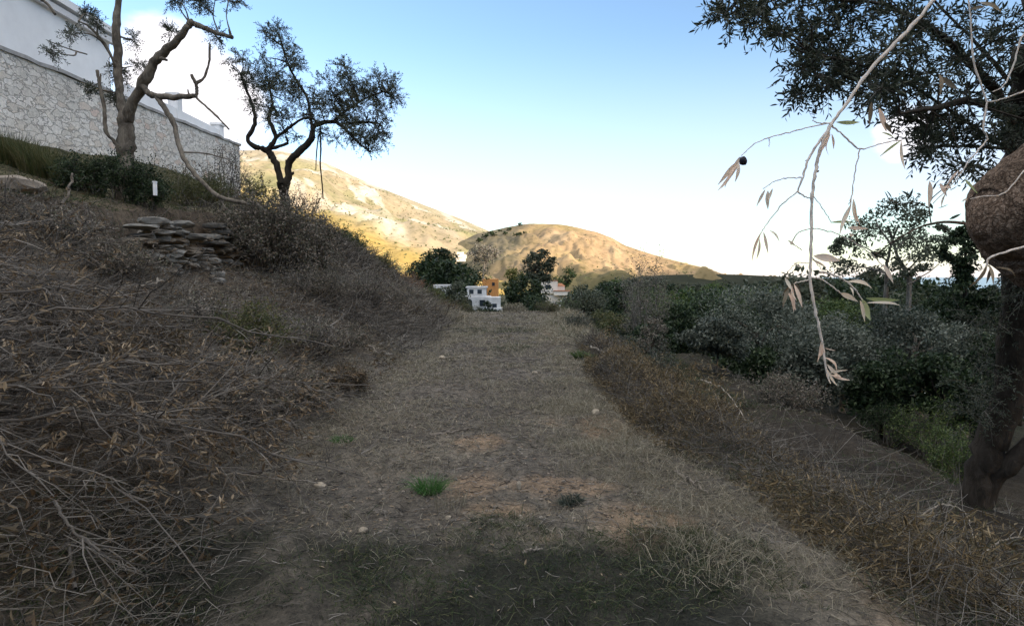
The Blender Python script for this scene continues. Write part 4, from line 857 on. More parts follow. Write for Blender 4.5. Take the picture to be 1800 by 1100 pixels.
def withered(name, label, d, stems, leaves, fruit=None):
    base = P(stems[0][0][0][0], stems[0][0][0][1], d); t = thing(name, tuple(base), label, 'branch'); st = MB(); pale = MB()
    def q(px, py, dd=0): return P(px, py, d + dd) - base
    for pts, w0, w1 in stems:
        p = smooth_line(np.array([q(*a) for a in pts]), max(8, 5 * len(pts))); n = len(p)
        p[1:-1] += R.normal(size=(n - 2, 3)) * .0005
        st.tubes(p, np.linspace(w0, w1, n) / F * d / 2 * .78 * (1 + .1 * R.normal(size=n)), 6)
    for (x0, y0, x1, y1, w, m) in leaves:
        dz = R.uniform(-.022, .022); leaf_mesh(pale, q(x0, y0, dz), q(x1, y1, dz + R.uniform(-.012, .012)), w / F * d, np.array([R.normal() * .5, -1, R.normal() * .5]), R.uniform(-.16, .26), m)
    st.build('stem', M['pale_stem'], t, smooth=True); pale.build('foliage', [M['pale_leaf'], M['pale_green_leaf'], M['dead_leaf']], t, smooth=True)
    if fruit is not None:
        f = MB(); stones_along(f, [q(*fruit)], [(.0105, .0105, .013)]); f.build('olive', mplain('olive_fruit', (.02, .018, .025), .35, 20, .3), t, smooth=True)
    return t
withered('olive_branch', 'withered pale olive branch with few leaves hanging down before the sky', .95, [
    ([(1690, -60), (1650, -10), (1600, 50), (1560, 90), (1520, 135), (1490, 180), (1461, 219)], 10, 7),
    ([(1461, 219), (1446, 250), (1437, 285), (1431, 315), (1427, 350), (1426, 400), (1425, 450), (1424, 490)], 8, 6), ([(1424, 490), (1430, 530), (1437, 565), (1445, 600), (1450, 630), (1456, 665)], 7, 4),
    ([(1460, 222), (1440, 250), (1421, 280), (1411, 310), (1403, 335), (1415, 345), (1426, 350)], 6, 3), ([(1403, 335), (1375, 360), (1347, 395), (1338, 410)], 3, 2), ([(1409, 312), (1380, 313), (1360, 320), (1341, 332)], 3, 2),
    ([(1461, 218), (1430, 222), (1390, 232), (1352, 242), (1325, 254), (1303, 274)], 3, 2), ([(1352, 241), (1352, 258)], 2, 1.5),
    ([(1463, 221), (1485, 240), (1512, 262), (1550, 252), (1585, 247)], 4, 2.5), ([(1512, 262), (1504, 295), (1497, 345), (1492, 360)], 3, 2), ([(1461, 217), (1440, 216), (1428, 212)], 3, 2),
    ([(1427, 340), (1446, 366), (1462, 392)], 2, 1.6), ([(1390, 430), (1402, 410), (1425, 402), (1448, 404), (1480, 415), (1505, 428), (1535, 450), (1552, 468)], 3, 2),
    ([(1424, 488), (1436, 489), (1450, 495), (1468, 508), (1480, 517)], 4, 3), ([(1440, 478), (1458, 481), (1480, 490), (1498, 503), (1510, 518), (1520, 535)], 5, 3), ([(1425, 450), (1445, 474)], 2, 2), ([(1424, 492), (1410, 494), (1395, 499)], 3, 2), ([(1398, 432), (1410, 440)], 2, 2), ([(1425, 462), (1400, 462), (1385, 478)], 2, 1.5)],
    [(1470, 215, 1511, 215, 11, 1), (1300, 276, 1280, 318, 12, 0), (1296, 285, 1262, 325, 13, 0), (1297, 290, 1274, 330, 8, 0), (1298, 285, 1292, 320, 10, 0), (1290, 300, 1262, 335, 9, 0),
     (1459, 232, 1443, 268, 10, 0), (1460, 236, 1456, 272, 12, 0), (1462, 236, 1465, 262, 6, 0), (1345, 333, 1330, 362, 8, 0), (1350, 335, 1350, 368, 12, 0), (1358, 332, 1352, 352, 8, 0),
     (1338, 408, 1322, 458, 10, 0), (1342, 408, 1350, 445, 9, 0), (1352, 405, 1370, 425, 8, 0), (1335, 420, 1330, 455, 8, 0),
     (1532, 180, 1528, 220, 12, 2), (1545, 190, 1558, 232, 16, 0), (1555, 215, 1568, 235, 10, 2), (1584, 247, 1547, 275, 8, 1), (1584, 248, 1591, 298, 10, 0), (1550, 233, 1572, 243, 6, 1),
     (1497, 345, 1480, 400, 12, 0), (1500, 350, 1506, 395, 12, 0), (1494, 362, 1476, 412, 11, 0), (1502, 362, 1512, 396, 9, 0), (1460, 391, 1504, 392, 7, 1), (1490, 400, 1525, 402, 10, 0), (1492, 410, 1500, 414, 8, 0),
     (1430, 450, 1476, 458, 20, 0), (1428, 456, 1452, 470, 8, 0), (1552, 464, 1570, 497, 11, 0), (1490, 495, 1533, 507, 13, 0), (1478, 515, 1508, 530, 14, 0), (1522, 524, 1581, 527, 13, 1), (1524, 532, 1582, 537, 7, 0), (1516, 526, 1530, 563, 19, 1), (1512, 528, 1520, 565, 12, 0), (1494, 505, 1500, 520, 5, 0),
     (1395, 499, 1374, 522, 10, 2), (1392, 502, 1398, 545, 10, 0), (1388, 505, 1376, 540, 10, 2), (1396, 500, 1410, 540, 10, 0), (1400, 498, 1406, 520, 9, 2), (1384, 512, 1395, 548, 8, 0), (1380, 488, 1392, 510, 9, 0), (1390, 510, 1400, 528, 11, 0),
     (1443, 600, 1437, 636, 8, 0), (1445, 605, 1440, 628, 8, 0), (1450, 612, 1468, 616, 3, 0), (1450, 628, 1470, 655, 13, 0), (1454, 640, 1474, 660, 10, 0), (1458, 655, 1490, 650, 8, 0), (1460, 658, 1494, 668, 8, 0), (1455, 650, 1472, 678, 10, 0), (1453, 645, 1460, 674, 7, 0), (1462, 660, 1480, 668, 8, 0), (1410, 470, 1396, 462, 6, 0), (1398, 432, 1385, 422, 6, 0), (1440, 300, 1432, 304, 5, 2), (1415, 283, 1424, 278, 4, 2)], (1306, 283))
withered('olive_branch', 'small withered twigs with pinkish dry leaves beside the near olive knob', 1.15, [
    ([(1845, 40), (1800, 60), (1782, 115), (1765, 150), (1745, 162)], 5, 2.5), ([(1860, 130), (1800, 160), (1760, 175), (1735, 180)], 5, 3), ([(1735, 180), (1712, 110), (1706, 40), (1698, -60)], 4, 3), ([(1735, 180), (1728, 225), (1735, 245), (1710, 275), (1685, 310), (1668, 330), (1640, 358)], 4, 2),
    ([(1800, 300), (1765, 340), (1730, 345), (1705, 350)], 3, 2), ([(1815, 430), (1760, 445), (1738, 455), (1733, 470)], 6, 4)],
    [(1650, 130, 1652, 168, 11, 2), (1655, 135, 1685, 158, 14, 2), (1634, 318, 1632, 365, 13, 0), (1652, 322, 1664, 345, 10, 0), (1662, 340, 1655, 365, 8, 0), (1650, 330, 1672, 335, 8, 0), (1695, 315, 1718, 340, 9, 1), (1700, 350, 1690, 355, 5, 0), (1685, 300, 1660, 335, 6, 0),
     (1735, 460, 1703, 505, 12, 2), (1735, 466, 1712, 500, 8, 2), (1738, 465, 1746, 500, 10, 2), (1742, 470, 1734, 498, 8, 2), (1750, 470, 1785, 490, 9, 2), (1722, 5, 1760, 22, 10, 2), (1730, 12, 1700, 18, 8, 2)])
# ------------------------------------------------------------------ shrubs and plants on the left bank
def hit(px, py, dmax=120):
    """where the view line through a photo pixel meets the ground"""
    d = np.geomspace(1.2, dmax, 1500); a, b = (px - 900) / F * d, (550 - py) / F * d
    y = d * math.cos(PITCH) + b * math.sin(PITCH); z = CAMZ + b * math.cos(PITCH) - d * math.sin(PITCH)
    k = np.argmax(H(a, y) > z); return np.array([a[k], y[k], float(H(a[k:k + 1], y[k:k + 1])[0])])
def bush(name, label, px, top, w, d, mat, n, L, Wd, stems=26, twig='twig_dark', cat='shrub', group=None, dense=.75, fl=1.0):
    p = P(px, top, d); x, y = p[0], p[1]; g = gz1(x, y); h = max(p[2] - g, .35); wm = w / F * d; t = thing(name, (x, y, g - .03), label, cat, group)
    st = MB(); lf = MB(); a = R.uniform(0, 2 * np.pi, stems); rr = R.uniform(.1, .5, stems) ** .8 * wm; hh = h * R.uniform(.6, 1.0, stems) * np.sqrt(np.clip(1 - (rr / (wm * .62)) ** 2, .15, 1))
    s = np.linspace(0, 1, 5)[None, :, None]; tip = np.stack([rr * np.cos(a), rr * np.sin(a), hh], 1)
    b0 = np.stack([.12 * wm * np.cos(a), .12 * wm * np.sin(a), np.zeros(stems)], 1)
    pts = b0[:, None] * (1 - s) + tip[:, None] * s + (np.array([0, 0, 1.]) * hh[:, None, None] * .22 * np.sin(np.pi * s)) + R.normal(size=(stems, 5, 3)) * .03 * wm
    st.tubes(pts, np.broadcast_to(np.linspace(.012, .004, 5), (stems, 5)), 4)
    m = stems * 7; ii = np.repeat(np.arange(stems), 7); f = R.uniform(.35, 1, m); k = np.minimum((f * 4).astype(int), 3); o = pts[ii, k] * (1 - (f * 4 - k))[:, None] + pts[ii, k + 1] * (f * 4 - k)[:, None]
    e = o + rdir(m, .25) * (wm * .2 * R.uniform(.4, 1.2, m))[:, None]; e[:, 2] = np.maximum(e[:, 2], .03)
    tw = np.stack([o, (o + e) / 2 + R.normal(size=(m, 3)) * .02 * wm, e], 1); st.tubes(tw, np.broadcast_to(np.array([.004, .003, .0015]), (m, 3)), 3)
    j = R.integers(m, size=n); q = R.uniform(.1, 1.05, n)[:, None]; pos = o[j] * (1 - q) + e[j] * q + R.normal(size=(n, 3)) * .05 * wm * dense; pos[:, 2] = np.maximum(pos[:, 2], .02)
    lf.leaves(pos, rdir(n, .1), rdir(n, .4), L * R.uniform(.6, 1.3, n), Wd * R.uniform(.7, 1.3, n))
    st.build('stem', M[twig], t); lf.build('foliage', M[mat], t); return t
def grass_clump(name, label, x, y, w, h, mat, n, wd, cat='grass', spread=.5, droop=.3, group=None):
    g = gz1(x, y); t = MB(); a = R.uniform(0, 6.28, n); r = np.sqrt(R.uniform(0, 1, n)) * w / 2
    px_, py_ = x + r * np.cos(a), y + r * np.sin(a); pos = np.stack([px_, py_, H(px_, py_) - .01], 1)
    d = np.stack([np.cos(a) * spread * R.uniform(0, 1, n), np.sin(a) * spread * R.uniform(0, 1, n), np.ones(n)], 1)
    t.blades(pos, d, h * R.uniform(.45, 1.1, n), wd, droop * R.uniform(.3, 1.3, n))
    o = t.build(name, M[mat], origin=(x, y, g)); return tag(o, label, cat, group)
bush('shrub', 'dark green dense shrub just left of the bare olive trunk foot', 152, 272, 110, 12.4, 'dark_leaf', 5200, .05, .022)
bush('shrub', 'dark green dense shrub around the foot of the bare olive tree', 218, 276, 128, 12.2, 'dark_leaf', 6200, .05, .022)
bush('shrub', 'low dark green shrub right of the bare olive foot by the white post', 262, 312, 64, 12.0, 'dark_leaf', 2600, .05, .022)
bush('wispy_tree', 'wispy half bare sapling rising over the right edge of the path', 1138, 408, 104, 33, 'grey_twig_leaf', 5200, .09, .035, 60, 'twig', 'tree')
bush('wispy_tree', 'thin dark sprigged treetop leaning over the wispy bare sapling', 1128, 412, 70, 44, 'olive_leaf', 2200, .14, .06, 22, 'twig_dark', 'tree')
bush('shrub', 'rusty olive green broom bush between white post and drooping limb', 338, 300, 150, 15.5, 'broom_grass', 8000, .07, .014)
bush('shrub', 'thin bare twiggy bush before the far end of the stone wall', 388, 244, 120, 17.5, 'grey_twig_leaf', 2600, .05, .02, 44, 'twig')
bush('bramble', 'big grey brown bramble thicket at the right end of dry stone wall', 474, 326, 185, 14.4, 'bramble', 20000, .055, .03, 90)
bush('bramble', 'smaller bramble mound to the right of the big bramble thicket', 545, 362, 100, 15.6, 'bramble', 9000, .055, .03, 60)
bush('shrub', 'reddish dry thorn bush right of the leaning olive trunk', 534, 312, 84, 18.0, 'rust_leaf', 1700, .045, .02, 30)
bush('shrub', 'yellow green leafy bush left of the leaning olive trunk', 452, 306, 70, 20.5, 'yellow_leaf', 1500, .07, .035, 20)
bush('shrub', 'green low shrub on the bank crest against yellow field', 612, 398, 70, 23.5, 'green_leaf', 3000, .06, .03)
bush('shrub', 'olive green low shrub lower down the bank crest', 662, 436, 70, 24.5, 'broom_grass', 2600, .06, .025)
bush('shrub', 'reddish brown low shrub near the bottom end of bank crest', 716, 478, 66, 25.5, 'rust_leaf', 2600, .06, .025)
bush('shrub', 'tall weedy grey green plants where bank meets the path end', 752, 506, 74, 25, 'broom_grass', 2600, .09, .02)
bush('shrub', 'brown dry weeds beside the far left corner of path', 782, 530, 56, 24, 'bracken', 1800, .07, .02)
for k, (px, py, w, h, lab) in enumerate(((30, 268, .9, .75, 'tall dark green broom grass clump at the left edge under stone wall'), (85, 276, 1.0, .7, 'tall olive broom grass clump second from the left under stone wall'), (135, 290, .9, .65, 'yellowish broom grass clump nearest the bare olive under stone wall'))):
    p = P(px, py + 30, 13.2 - .2 * k); grass_clump('broom_grass', lab, p[0], p[1], w, h * 1.25, 'broom_grass', 1500, .012, 'grass clump', .4, .25)
def post():
    p = P(273, 342, 11.6); x, y = p[0], p[1]; t = MB(); t.box((x, y, gz1(x, y) + .14), (.05, .05, .24)); t.box((x, y, gz1(x, y) + .265), (.06, .06, .025)); g = (x, y, gz1(x, y))
    z = CAMZ + (HZ - 320) / F * 11.6; tag(t.build('marker_post', M['white'], origin=g), 'small white marker post among the shrubs right of bare olive', 'post').location.z = z - .27
post()
def rock(name, label, px, py, w, h, d=None, mat='stone', lift=.25):
    p = hit(px, py) if d is None else None
    if d is not None: q = P(px, py, d); p = np.array([q[0], q[1], gz1(q[0], q[1])])
    dd = p[1]; b = MB(); stones_along(b, [(0, 0, h / F * dd * lift)], [(w / F * dd, w / F * dd * .75, h / F * dd)], rnd=.92); o = b.build(name, M[mat], smooth=False); o.location = p; return tag(o, label, 'rock')
rock('boulder', 'large flat grey boulder at left edge below the broom grass', 30, 316, 92, 34, 9.2, mat='stone_mid', lift=.4)
rock('boulder', 'grey rounded stone showing through the brush below the bramble', 508, 494, 56, 22)
rock('stone', 'pale yellow stone lying at the lower left of the path', 638, 935, 17, 13, mat='stone_pale')
rock('stone', 'flat buff stone in the litter left of the green grass tuft', 562, 856, 22, 10, mat='stone_pale')
rock('stone', 'pale stone on the right edge of path, upper of two', 1047, 728, 15, 11, mat='stone_pale')
rock('stone', 'pale stone on the right edge of path, lower of two', 1164, 784, 18, 13, mat='stone_pale')
rock('stone', 'small white stone at far left of the path past midway', 777, 630, 12, 7, mat='stone_pale')
rock('stone', 'small tan stone in the middle of the far path', 940, 657, 11, 7, mat='stone_pale')
rock('stone', 'upright narrow white stone standing between the orange earth patches', 912, 860, 9, 17, mat='stone_pale', lift=.4)
rock('stone', 'small pale stone by the lower straw tuft', 788, 912, 10, 8, mat='stone_pale')
rock('stone', 'pale broken stone among debris down the right slope', 1545, 912, 24, 8, mat='stone_mid')
rock('stone', 'pinkish pale stone beside the broken one down the right slope', 1574, 934, 22, 8, mat='stone_mid')
p = hit(755, 866); grass_clump('grass_tuft', 'bright green grass tuft left of the orange earth on path', p[0], p[1], .15, .24, 'fresh_grass', 340, .0032, 'grass tuft', 1.1, .5)
p = hit(602, 776); grass_clump('grass_tuft', 'smaller green grass tuft at the left edge of path', p[0], p[1], .16, .12, 'fresh_grass', 160, .004, 'grass tuft', 1.0, .5)
p = hit(1028, 634); grass_clump('green_plant', 'green leafy plant at right edge of path near the pole', p[0], p[1], .35, .32, 'green_leaf', 320, .02, 'plant', .9, .4)
p = hit(1004, 884); grass_clump('green_plant', 'blue green low weed right of the orange earth patch', p[0], p[1], .12, .11, 'olive_grey', 240, .006, 'plant', 1.2, .4)
p = hit(765, 900); grass_clump('straw_tuft', 'tuft of tall dry straw in front of green grass tuft', p[0] + .1, p[1], .22, .18, 'straw', 90, .0028, 'grass tuft', .3, .2)
p = hit(1005, 830); grass_clump('straw_tuft', 'tuft of dry straw stalks above the right orange patch', p[0], p[1], .3, .16, 'straw', 90, .003, 'grass tuft', .3, .2)
p = hit(1110, 950); grass_clump('grass_tuft', 'thin green grass tuft on the right shoulder of path', p[0] + .35, p[1], .12, .15, 'grass', 90, .003, 'grass tuft', .4, .3)
def stick(label, pts, w, mat='stick', lift=.015, fork=None):
    w3 = []
    for k, a in enumerate(pts):
        if len(a) > 2 and a[2] > 2: w3.append(P(*a)); continue
        h = hit(a[0], a[1]); h[2] += lift + (a[2] if len(a) > 2 else 0); w3.append(h)
    o = w3[0]; b = MB(); n = max(8, 6 * len(pts)); d = w3[0][1]; p = smooth_line(np.array(w3) - o, n); r = np.linspace(w, w * .5, n) / F * d / 2; p[1:-1] += R.normal(size=(n - 2, 3)) * .3 * w / F * d
    b.tubes(p, r * (1 + .12 * R.normal(size=n)), 6, cap=True)
    for k in range(3):
        i = int(n * R.uniform(.3, .85)); e = p[i] + (nrm(p[-1] - p[0]) * .6 + rdir(1, .6)[0] * .6) * np.linalg.norm(p[-1] - p[0]) * .18; b.tubes(np.array([p[i], (p[i] + e) / 2 + [0, 0, .01], e]), np.array([.5, .4, .2]) * w / F * d / 2, 4)
    ob = b.build('stick', M[mat]); ob.location = o; return tag(ob, label, 'stick')
stick('short white broken stick lying on the dark grass at bottom middle', [(920, 974), (953, 969)], 6)
stick('long straight pale pole lying beyond the right edge of path', [(1038, 608, 12.6), (1068, 622, 12.2), (1102, 642, 11.6)], 4)
stick('curved grey branch lying low on the left bank', [(608, 596, .12), (636, 612, .08), (668, 626, .05), (688, 628, .03)], 5)
stick('long pale grey stick lying from brush heap towards the path', [(330, 888, .15), (400, 862, .1), (470, 858, .06), (560, 860, .03)], 5.5)
stick('forked grey stick on the brush left of small green tuft', [(420, 812, .15), (480, 794, .1), (560, 780, .05)], 5)
stick('pale dry stick arching over the bracken on right bank', [(1232, 686, .3), (1262, 700, .32), (1290, 724, .22), (1312, 750, .1)], 3)
stick('dark thin stick lying on right shoulder of the path', [(1186, 832), (1215, 850), (1244, 872)], 6, 'stick_dark')
stick('grey stick lying across the path edge at mid distance', [(1080, 788), (1130, 782), (1190, 768)], 3)
stick('dark forked stick on the path left of centre', [(756, 766), (800, 762), (824, 756)], 5, 'stick_dark')
stick('pale arched bramble stem in the dark lower right corner', [(1610, 925, .1), (1655, 918, .22), (1695, 925, .18), (1712, 955, .02)], 3)
stick('pale bent stem at the lower right edge', [(1725, 985, .05), (1765, 966, .12), (1815, 962, .1)], 3.5)
stick('silvery straight branch lying on the left bank brush', [(215, 545, .25), (250, 540, .25), (290, 528, .22)], 5)
stick('dead upright twig on bank crest below the boulder', [(108, 376, .02), (120, 372, .22), (130, 368, .5)], 6, 'stick_dark')

# ------------------------------------------------------------------ heap of cut branches
def branch_mesh(leafy, seed):
    L = R.uniform(1.5, 2.3); n = 16; s = np.linspace(0, 1, n); st = MB(); lf = MB()
    main = np.stack([s * L, .16 * np.sin(s * R.uniform(2, 4) + R.uniform(0, 3)) * s * L, .10 * L * np.sin(s * R.uniform(1.5, 3)) + .02 * R.normal(size=n)], 1)
    st.tubes(main, np.linspace(.011, .003, n) * R.uniform(.8, 1.3), 6)
    m = 16; f = R.uniform(.15, .97, m); k = np.minimum((f * (n - 1)).astype(int), n - 2); o = main[k] + (main[k + 1] - main[k]) * (f * (n - 1) - k)[:, None]
    d = nrm(np.array([[.8, 0, .1]]) + R.normal(size=(m, 3)) * [.25, .6, .35]); ln = L * R.uniform(.15, .42, m) * (1.15 - f)+ .1
    q = np.linspace(0, 1, 6)[None, :, None]; side = o[:, None] + d[:, None] * q * ln[:, None, None] + R.normal(size=(m, 6, 3)) * .012 * (q > 0) + np.array([0, 0, -.12]) * q ** 2 * ln[:, None, None]
    st.tubes(side, np.broadcast_to(np.linspace(.0042, .0014, 6), (m, 6)), 4)
    m2 = m * 6; ii = np.repeat(np.arange(m), 6); kk = R.integers(1, 6, m2); o2 = side[ii, kk]; d2 = nrm(d[ii] + R.normal(size=(m2, 3)) * .55); l2 = R.uniform(.06, .22, m2)
    fine = np.stack([o2, o2 + d2 * l2[:, None] * .5 + R.normal(size=(m2, 3)) * .006, o2 + d2 * l2[:, None]], 1); st.tubes(fine, np.broadcast_to(np.array([.002, .0015, .0008]), (m2, 3)), 3)
    clus = R.uniform(size=m)
    if leafy:
        for r_ in range(9):
            keep = (R.uniform(size=m2) < .5) & (clus[ii] > .45); u = R.uniform(.2, 1, m2)[:, None]; p = fine[:, 0] * (1 - u) + fine[:, 2] * u
            dd = nrm(d2 * .7 + R.normal(size=(m2, 3)) * .35 + [0, 0, -.25]); lf.leaves(p[keep], dd[keep], rdir(m2)[keep], .048 * R.uniform(.7, 1.3, keep.sum()), .013, bend=.2)
    return st, lf
protos = []
for k in range(7):
    leafy = k < 3; st, lf = branch_mesh(leafy, k)
    lab = 'dry cut olive branch with withered tan leaves in the heap at lower left' if leafy else 'bare grey cut branch in the brush heap at lower left'
    t = thing('dead_branch', (0, 0, 0), lab, 'branch', 'leafy cut branches heaped at lower left' if leafy else 'bare cut branches heaped at lower left')
    st.build('stem', M['twig'], t); 
    if leafy: lf.build('foliage', M['dead_leaf'], t)
    protos.append(t)
used = set()
for k in range(96):
    i = int(R.integers(7)); 
    y = 2.55 + 2.3 * R.uniform() ** 1.1; x = -1.95 - R.uniform(.2, 2.9) - .1 * y; yaw = R.normal() * .75 + .1
    if k % 5 == 4: yaw += 3.0; x += 1.0
    z = gz1(x, y) + R.uniform(.03, .30) * sstep(-1.3, -2.6, x); rot = (R.uniform(-.6, .6), -R.normal() * .11 + .14, yaw); s = R.uniform(.75, 1.15)
    e = x + 2 * s * math.cos(yaw)
    if e > -1.25: x -= e + 1.25
    if i not in used: o = protos[i]; o.location = (x, y, z); o.rotation_euler = rot; o.scale = (s,) * 3; used.add(i)
    else: dup(protos[i], (x, y, z), rot, s)
# the two thick pale stems that stand out in the heap
def big_branch(label, pts, w):
    w3 = np.array([P(*a) for a in pts]); o = w3[0]; t = thing('dead_branch', tuple(o), label, 'branch'); b = MB(); n = 30; p = smooth_line(w3 - o, n); p[1:-1] += R.normal(size=(n - 2, 3)) * .004
    b.tubes(p, np.linspace(w, w * .35, n) / F * pts[0][2] / 2, 6, cap=True)
    for k in range(9):
        i = int(R.uniform(6, 28)); d = nrm(nrm(p[min(i + 2, n - 1)] - p[i - 1]) + R.normal(size=3) * .5); l = R.uniform(.15, .5); b.tubes(np.array([p[i], p[i] + d * l * .5 + R.normal(size=3) * .02, p[i] + d * l]), np.array([.004, .003, .0012]), 4)
    b.build('stem', M['twig'], t)
big_branch('long grey stem rising from left edge across the heap to upper right', [(-30, 835, 3.0), (60, 770, 3.15), (130, 680, 3.3), (190, 640, 3.4), (260, 625, 3.5)], 6)
big_branch('grey forked branch pointing down right from heap centre', [(95, 880, 2.75), (125, 925, 2.7), (185, 975, 2.65), (240, 1005, 2.6)], 6)
big_branch('thin grey stem slanting up to the right over the heap', [(190, 800, 3.4), (270, 735, 3.6), (330, 650, 3.8), (370, 610, 3.9)], 5)
big_branch('long thin stem from the heap pointing towards the path', [(150, 760, 3.3), (260, 730, 3.45), (360, 700, 3.6), (450, 640, 3.9)], 4.5)

# ------------------------------------------------------------------ uncountable ground cover
def depth(n, a, b, p=.5): 
    u = R.uniform(size=n); return (a ** p + (b ** p - a ** p) * u) ** (1 / p)
def on(x, y, dz=0): return np.stack([x, y, H(x, y) + dz], 1)
def brush():
    b = MB(); n = 52000; y = depth(n, 2.1, 29.5); t = R.uniform(0, 1, n) ** .8 * 4.9; x = xl(y) - t + .15
    k = (fbm(x * .9, y * .9, 3, 81) + .55 > R.uniform(0, .7, n)); x, y, t = x[k], y[k], t[k]; m_ = ~((t > 3.0) & (t < 5.2) & (y > 10.2) & (y < 15.4) & (R.uniform(size=len(t)) < .8)); x, y, t = x[m_], y[m_], t[m_]; n = len(x)
    th = sstep(0, .8, t) * (.10 + .22 * np.clip(fbm(x * .7, y * .7, 3, 82) + .4, 0, 1)); d = rdir(n); d[:, 2] = d[:, 2] * .35 + .12; d[:, 0] += .2; d = nrm(d)
    L = R.uniform(.15, .7, n) * (.7 + .02 * y); o = on(x, y, R.uniform(0, 1, n) * th); r = np.maximum(R.uniform(.0012, .003, n), y * .00042)
    s = np.linspace(0, 1, 4)[None, :, None]; pts = o[:, None] + d[:, None] * s * L[:, None, None] + R.normal(size=(n, 4, 3)) * .05 * L[:, None, None] * (s > 0)
    g = H(pts[:, :, 0], pts[:, :, 1]) + .008; pts[:, :, 2] = np.maximum(pts[:, :, 2], g)
    b.tubes(pts, r[:, None] * np.linspace(1, .45, 4)[None], 3)
    kind(b.build('brushwood', M['twig_dark']), 'stuff')
    b = MB(); n = 30000; y = depth(n, 2.1, 29); t = R.uniform(0, 4.9, n); x = xl(y) - t + .1; w = fbm(x * .6, y * .6, 3, 83); k = w > R.uniform(-.1, .45, n); x, y, t = x[k], y[k], t[k]; m_ = ~((t > 3.0) & (t < 5.2) & (y > 10.2) & (y < 15.4) & (R.uniform(size=len(t)) < .8)); x, y, t = x[m_], y[m_], t[m_]; n = len(x)
    b.leaves(on(x, y, R.uniform(.01, .32, n) * sstep(0, .8, t)), rdir(n, -.2), rdir(n, .5), .06 * R.uniform(.6, 1.4, n) * (1 + .03 * y), .016 * R.uniform(.7, 1.3, n) * (1 + .05 * y)); kind(b.build('dead_leaves', M['bracken']), 'stuff')
brush()
def straw():
    b = MB()
    def tufts(n, m, xs, ys, L, spread, seedn, thr):
        y = depth(n, *ys); x = xs(y, n); k = fbm(x * 1.3, y * 1.3, 3, seedn) > thr; x, y = x[k], y[k]; n = len(x); ii = np.repeat(np.arange(n), m); w = .10
        X = x[ii] + R.normal(size=n * m) * w; Y = y[ii] + R.normal(size=n * m) * w; d = rdir(n * m); d[:, 2] = np.abs(d[:, 2]) * .8 + .9 - spread; d = nrm(d)
        b.blades(on(X, Y, -.005), d, L * R.uniform(.4, 1.3, n * m) * (1 + .01 * Y), np.maximum(.0028, Y * .0006), R.uniform(.1, .6, n * m))
    tufts(4200, 9, lambda y, n: R.uniform(0, 1, n) * (xr(y) - xl(y)) + xl(y), (3.5, 28), .11, .3, 101, -.1)
    tufts(500, 14, lambda y, n: xr(y) - R.uniform(0, .8, n), (3.2, 8), .16, .25, 108, -.1)
    tufts(1100, 16, lambda y, n: xr(y) + R.normal(size=n) * .3 - .15, (2.9, 28), .13, .5, 102, -.3)
    tufts(900, 14, lambda y, n: xl(y) + R.normal(size=n) * .4, (4.1, 28), .14, .5, 103, -.2)
    tufts(1500, 16, lambda y, n: xl(y) - R.uniform(.3, 5, n), (5, 29), .22, .6, 104, 0)
    tufts(300, 18, lambda y, n: xl(y) - R.uniform(-.3, 1.8, n), (21, 29.5), .5, .1, 105, -1)
    tufts(260, 16, lambda y, n: xr(y) + R.uniform(0, 1.6, n), (15, 29), .4, .1, 106, -1)
    tufts(350, 12, lambda y, n: xr(y) + R.uniform(2.2, 9, n), (3, 24), .14, .6, 107, .0)
    kind(b.build('dry_grass', M['straw']), 'stuff')
    b = MB(); n = 46000; y = 2.3 + 2.1 * R.uniform(size=n) ** 1.1; x = R.uniform(-2.5, 1.5, n); k = (fbm(x * 1.5, y * 1.5, 3, 111) + .35 > R.uniform(0, .5, n)) & (y < 3.8 + .6 * fbm(x * 2, y, 3, 112) + .25 * np.exp(-((x + 1) / .8) ** 2)); x, y = x[k], y[k]; n = len(x)  # low dark grass, thickened to deepen the painted flash shadow
    d = rdir(n); d[:, 2] = np.abs(d[:, 2]) + .35; tall = R.uniform(size=n) < .12; b.blades(on(x, y, -.004), nrm(d), np.where(tall, .15, .04) * R.uniform(.5, 1.3, n), .0034, R.uniform(.2, .8, n))
    n = 9000; y = depth(n, 2.4, 7); x = xr(y) + R.uniform(.1, 3.2, n); k = fbm(x * 1.2, y * 1.2, 3, 113) > -.15; x, y = x[k], y[k]; n = len(x); d = rdir(n); d[:, 2] = np.abs(d[:, 2]) + .7
    b.blades(on(x, y, -.01), nrm(d), .2 * R.uniform(.3, 1.3, n), .0045, R.uniform(.2, .8, n))
    n = 16000; y = depth(n, 8, 29); x = xl(y) - R.uniform(4.6, 10.4, n); d = rdir(n); d[:, 2] = np.abs(d[:, 2]) + .5; b.blades(on(x, y, -.01), nrm(d), .17 * R.uniform(.4, 1.4, n), .011, R.uniform(.2, .7, n))
    n = 7000; y = depth(n, 16, 30); x = xr(y) + R.uniform(-.1, 5, n); d = rdir(n); d[:, 2] = np.abs(d[:, 2]) + .6; b.blades(on(x, y, -.01), nrm(d), .3 * R.uniform(.4, 1.4, n), .014, R.uniform(.2, .7, n))
    n = 5000; y = depth(n, 4, 12); x = xl(y) + R.uniform(-.2, 3.2, n); k = fbm(x * .9, y * .9, 3, 115) > .12; x, y = x[k], y[k]; n = len(x); d = rdir(n); d[:, 2] = np.abs(d[:, 2]) + .3; b.blades(on(x, y, -.004), nrm(d), .05 * R.uniform(.4, 1.4, n), .004, R.uniform(.3, .8, n))
    n = 9000; y = R.uniform(12.5, 19, n); x = R.uniform(-2.4, 1.0, n); k = fbm(x * .8, y * .5, 3, 117) > .02; x, y = x[k], y[k]; n = len(x); d = rdir(n); d[:, 2] = np.abs(d[:, 2]) + .3; b.blades(on(x, y, -.005), nrm(d), .11 * R.uniform(.4, 1.3, n), .010, R.uniform(.3, .8, n))
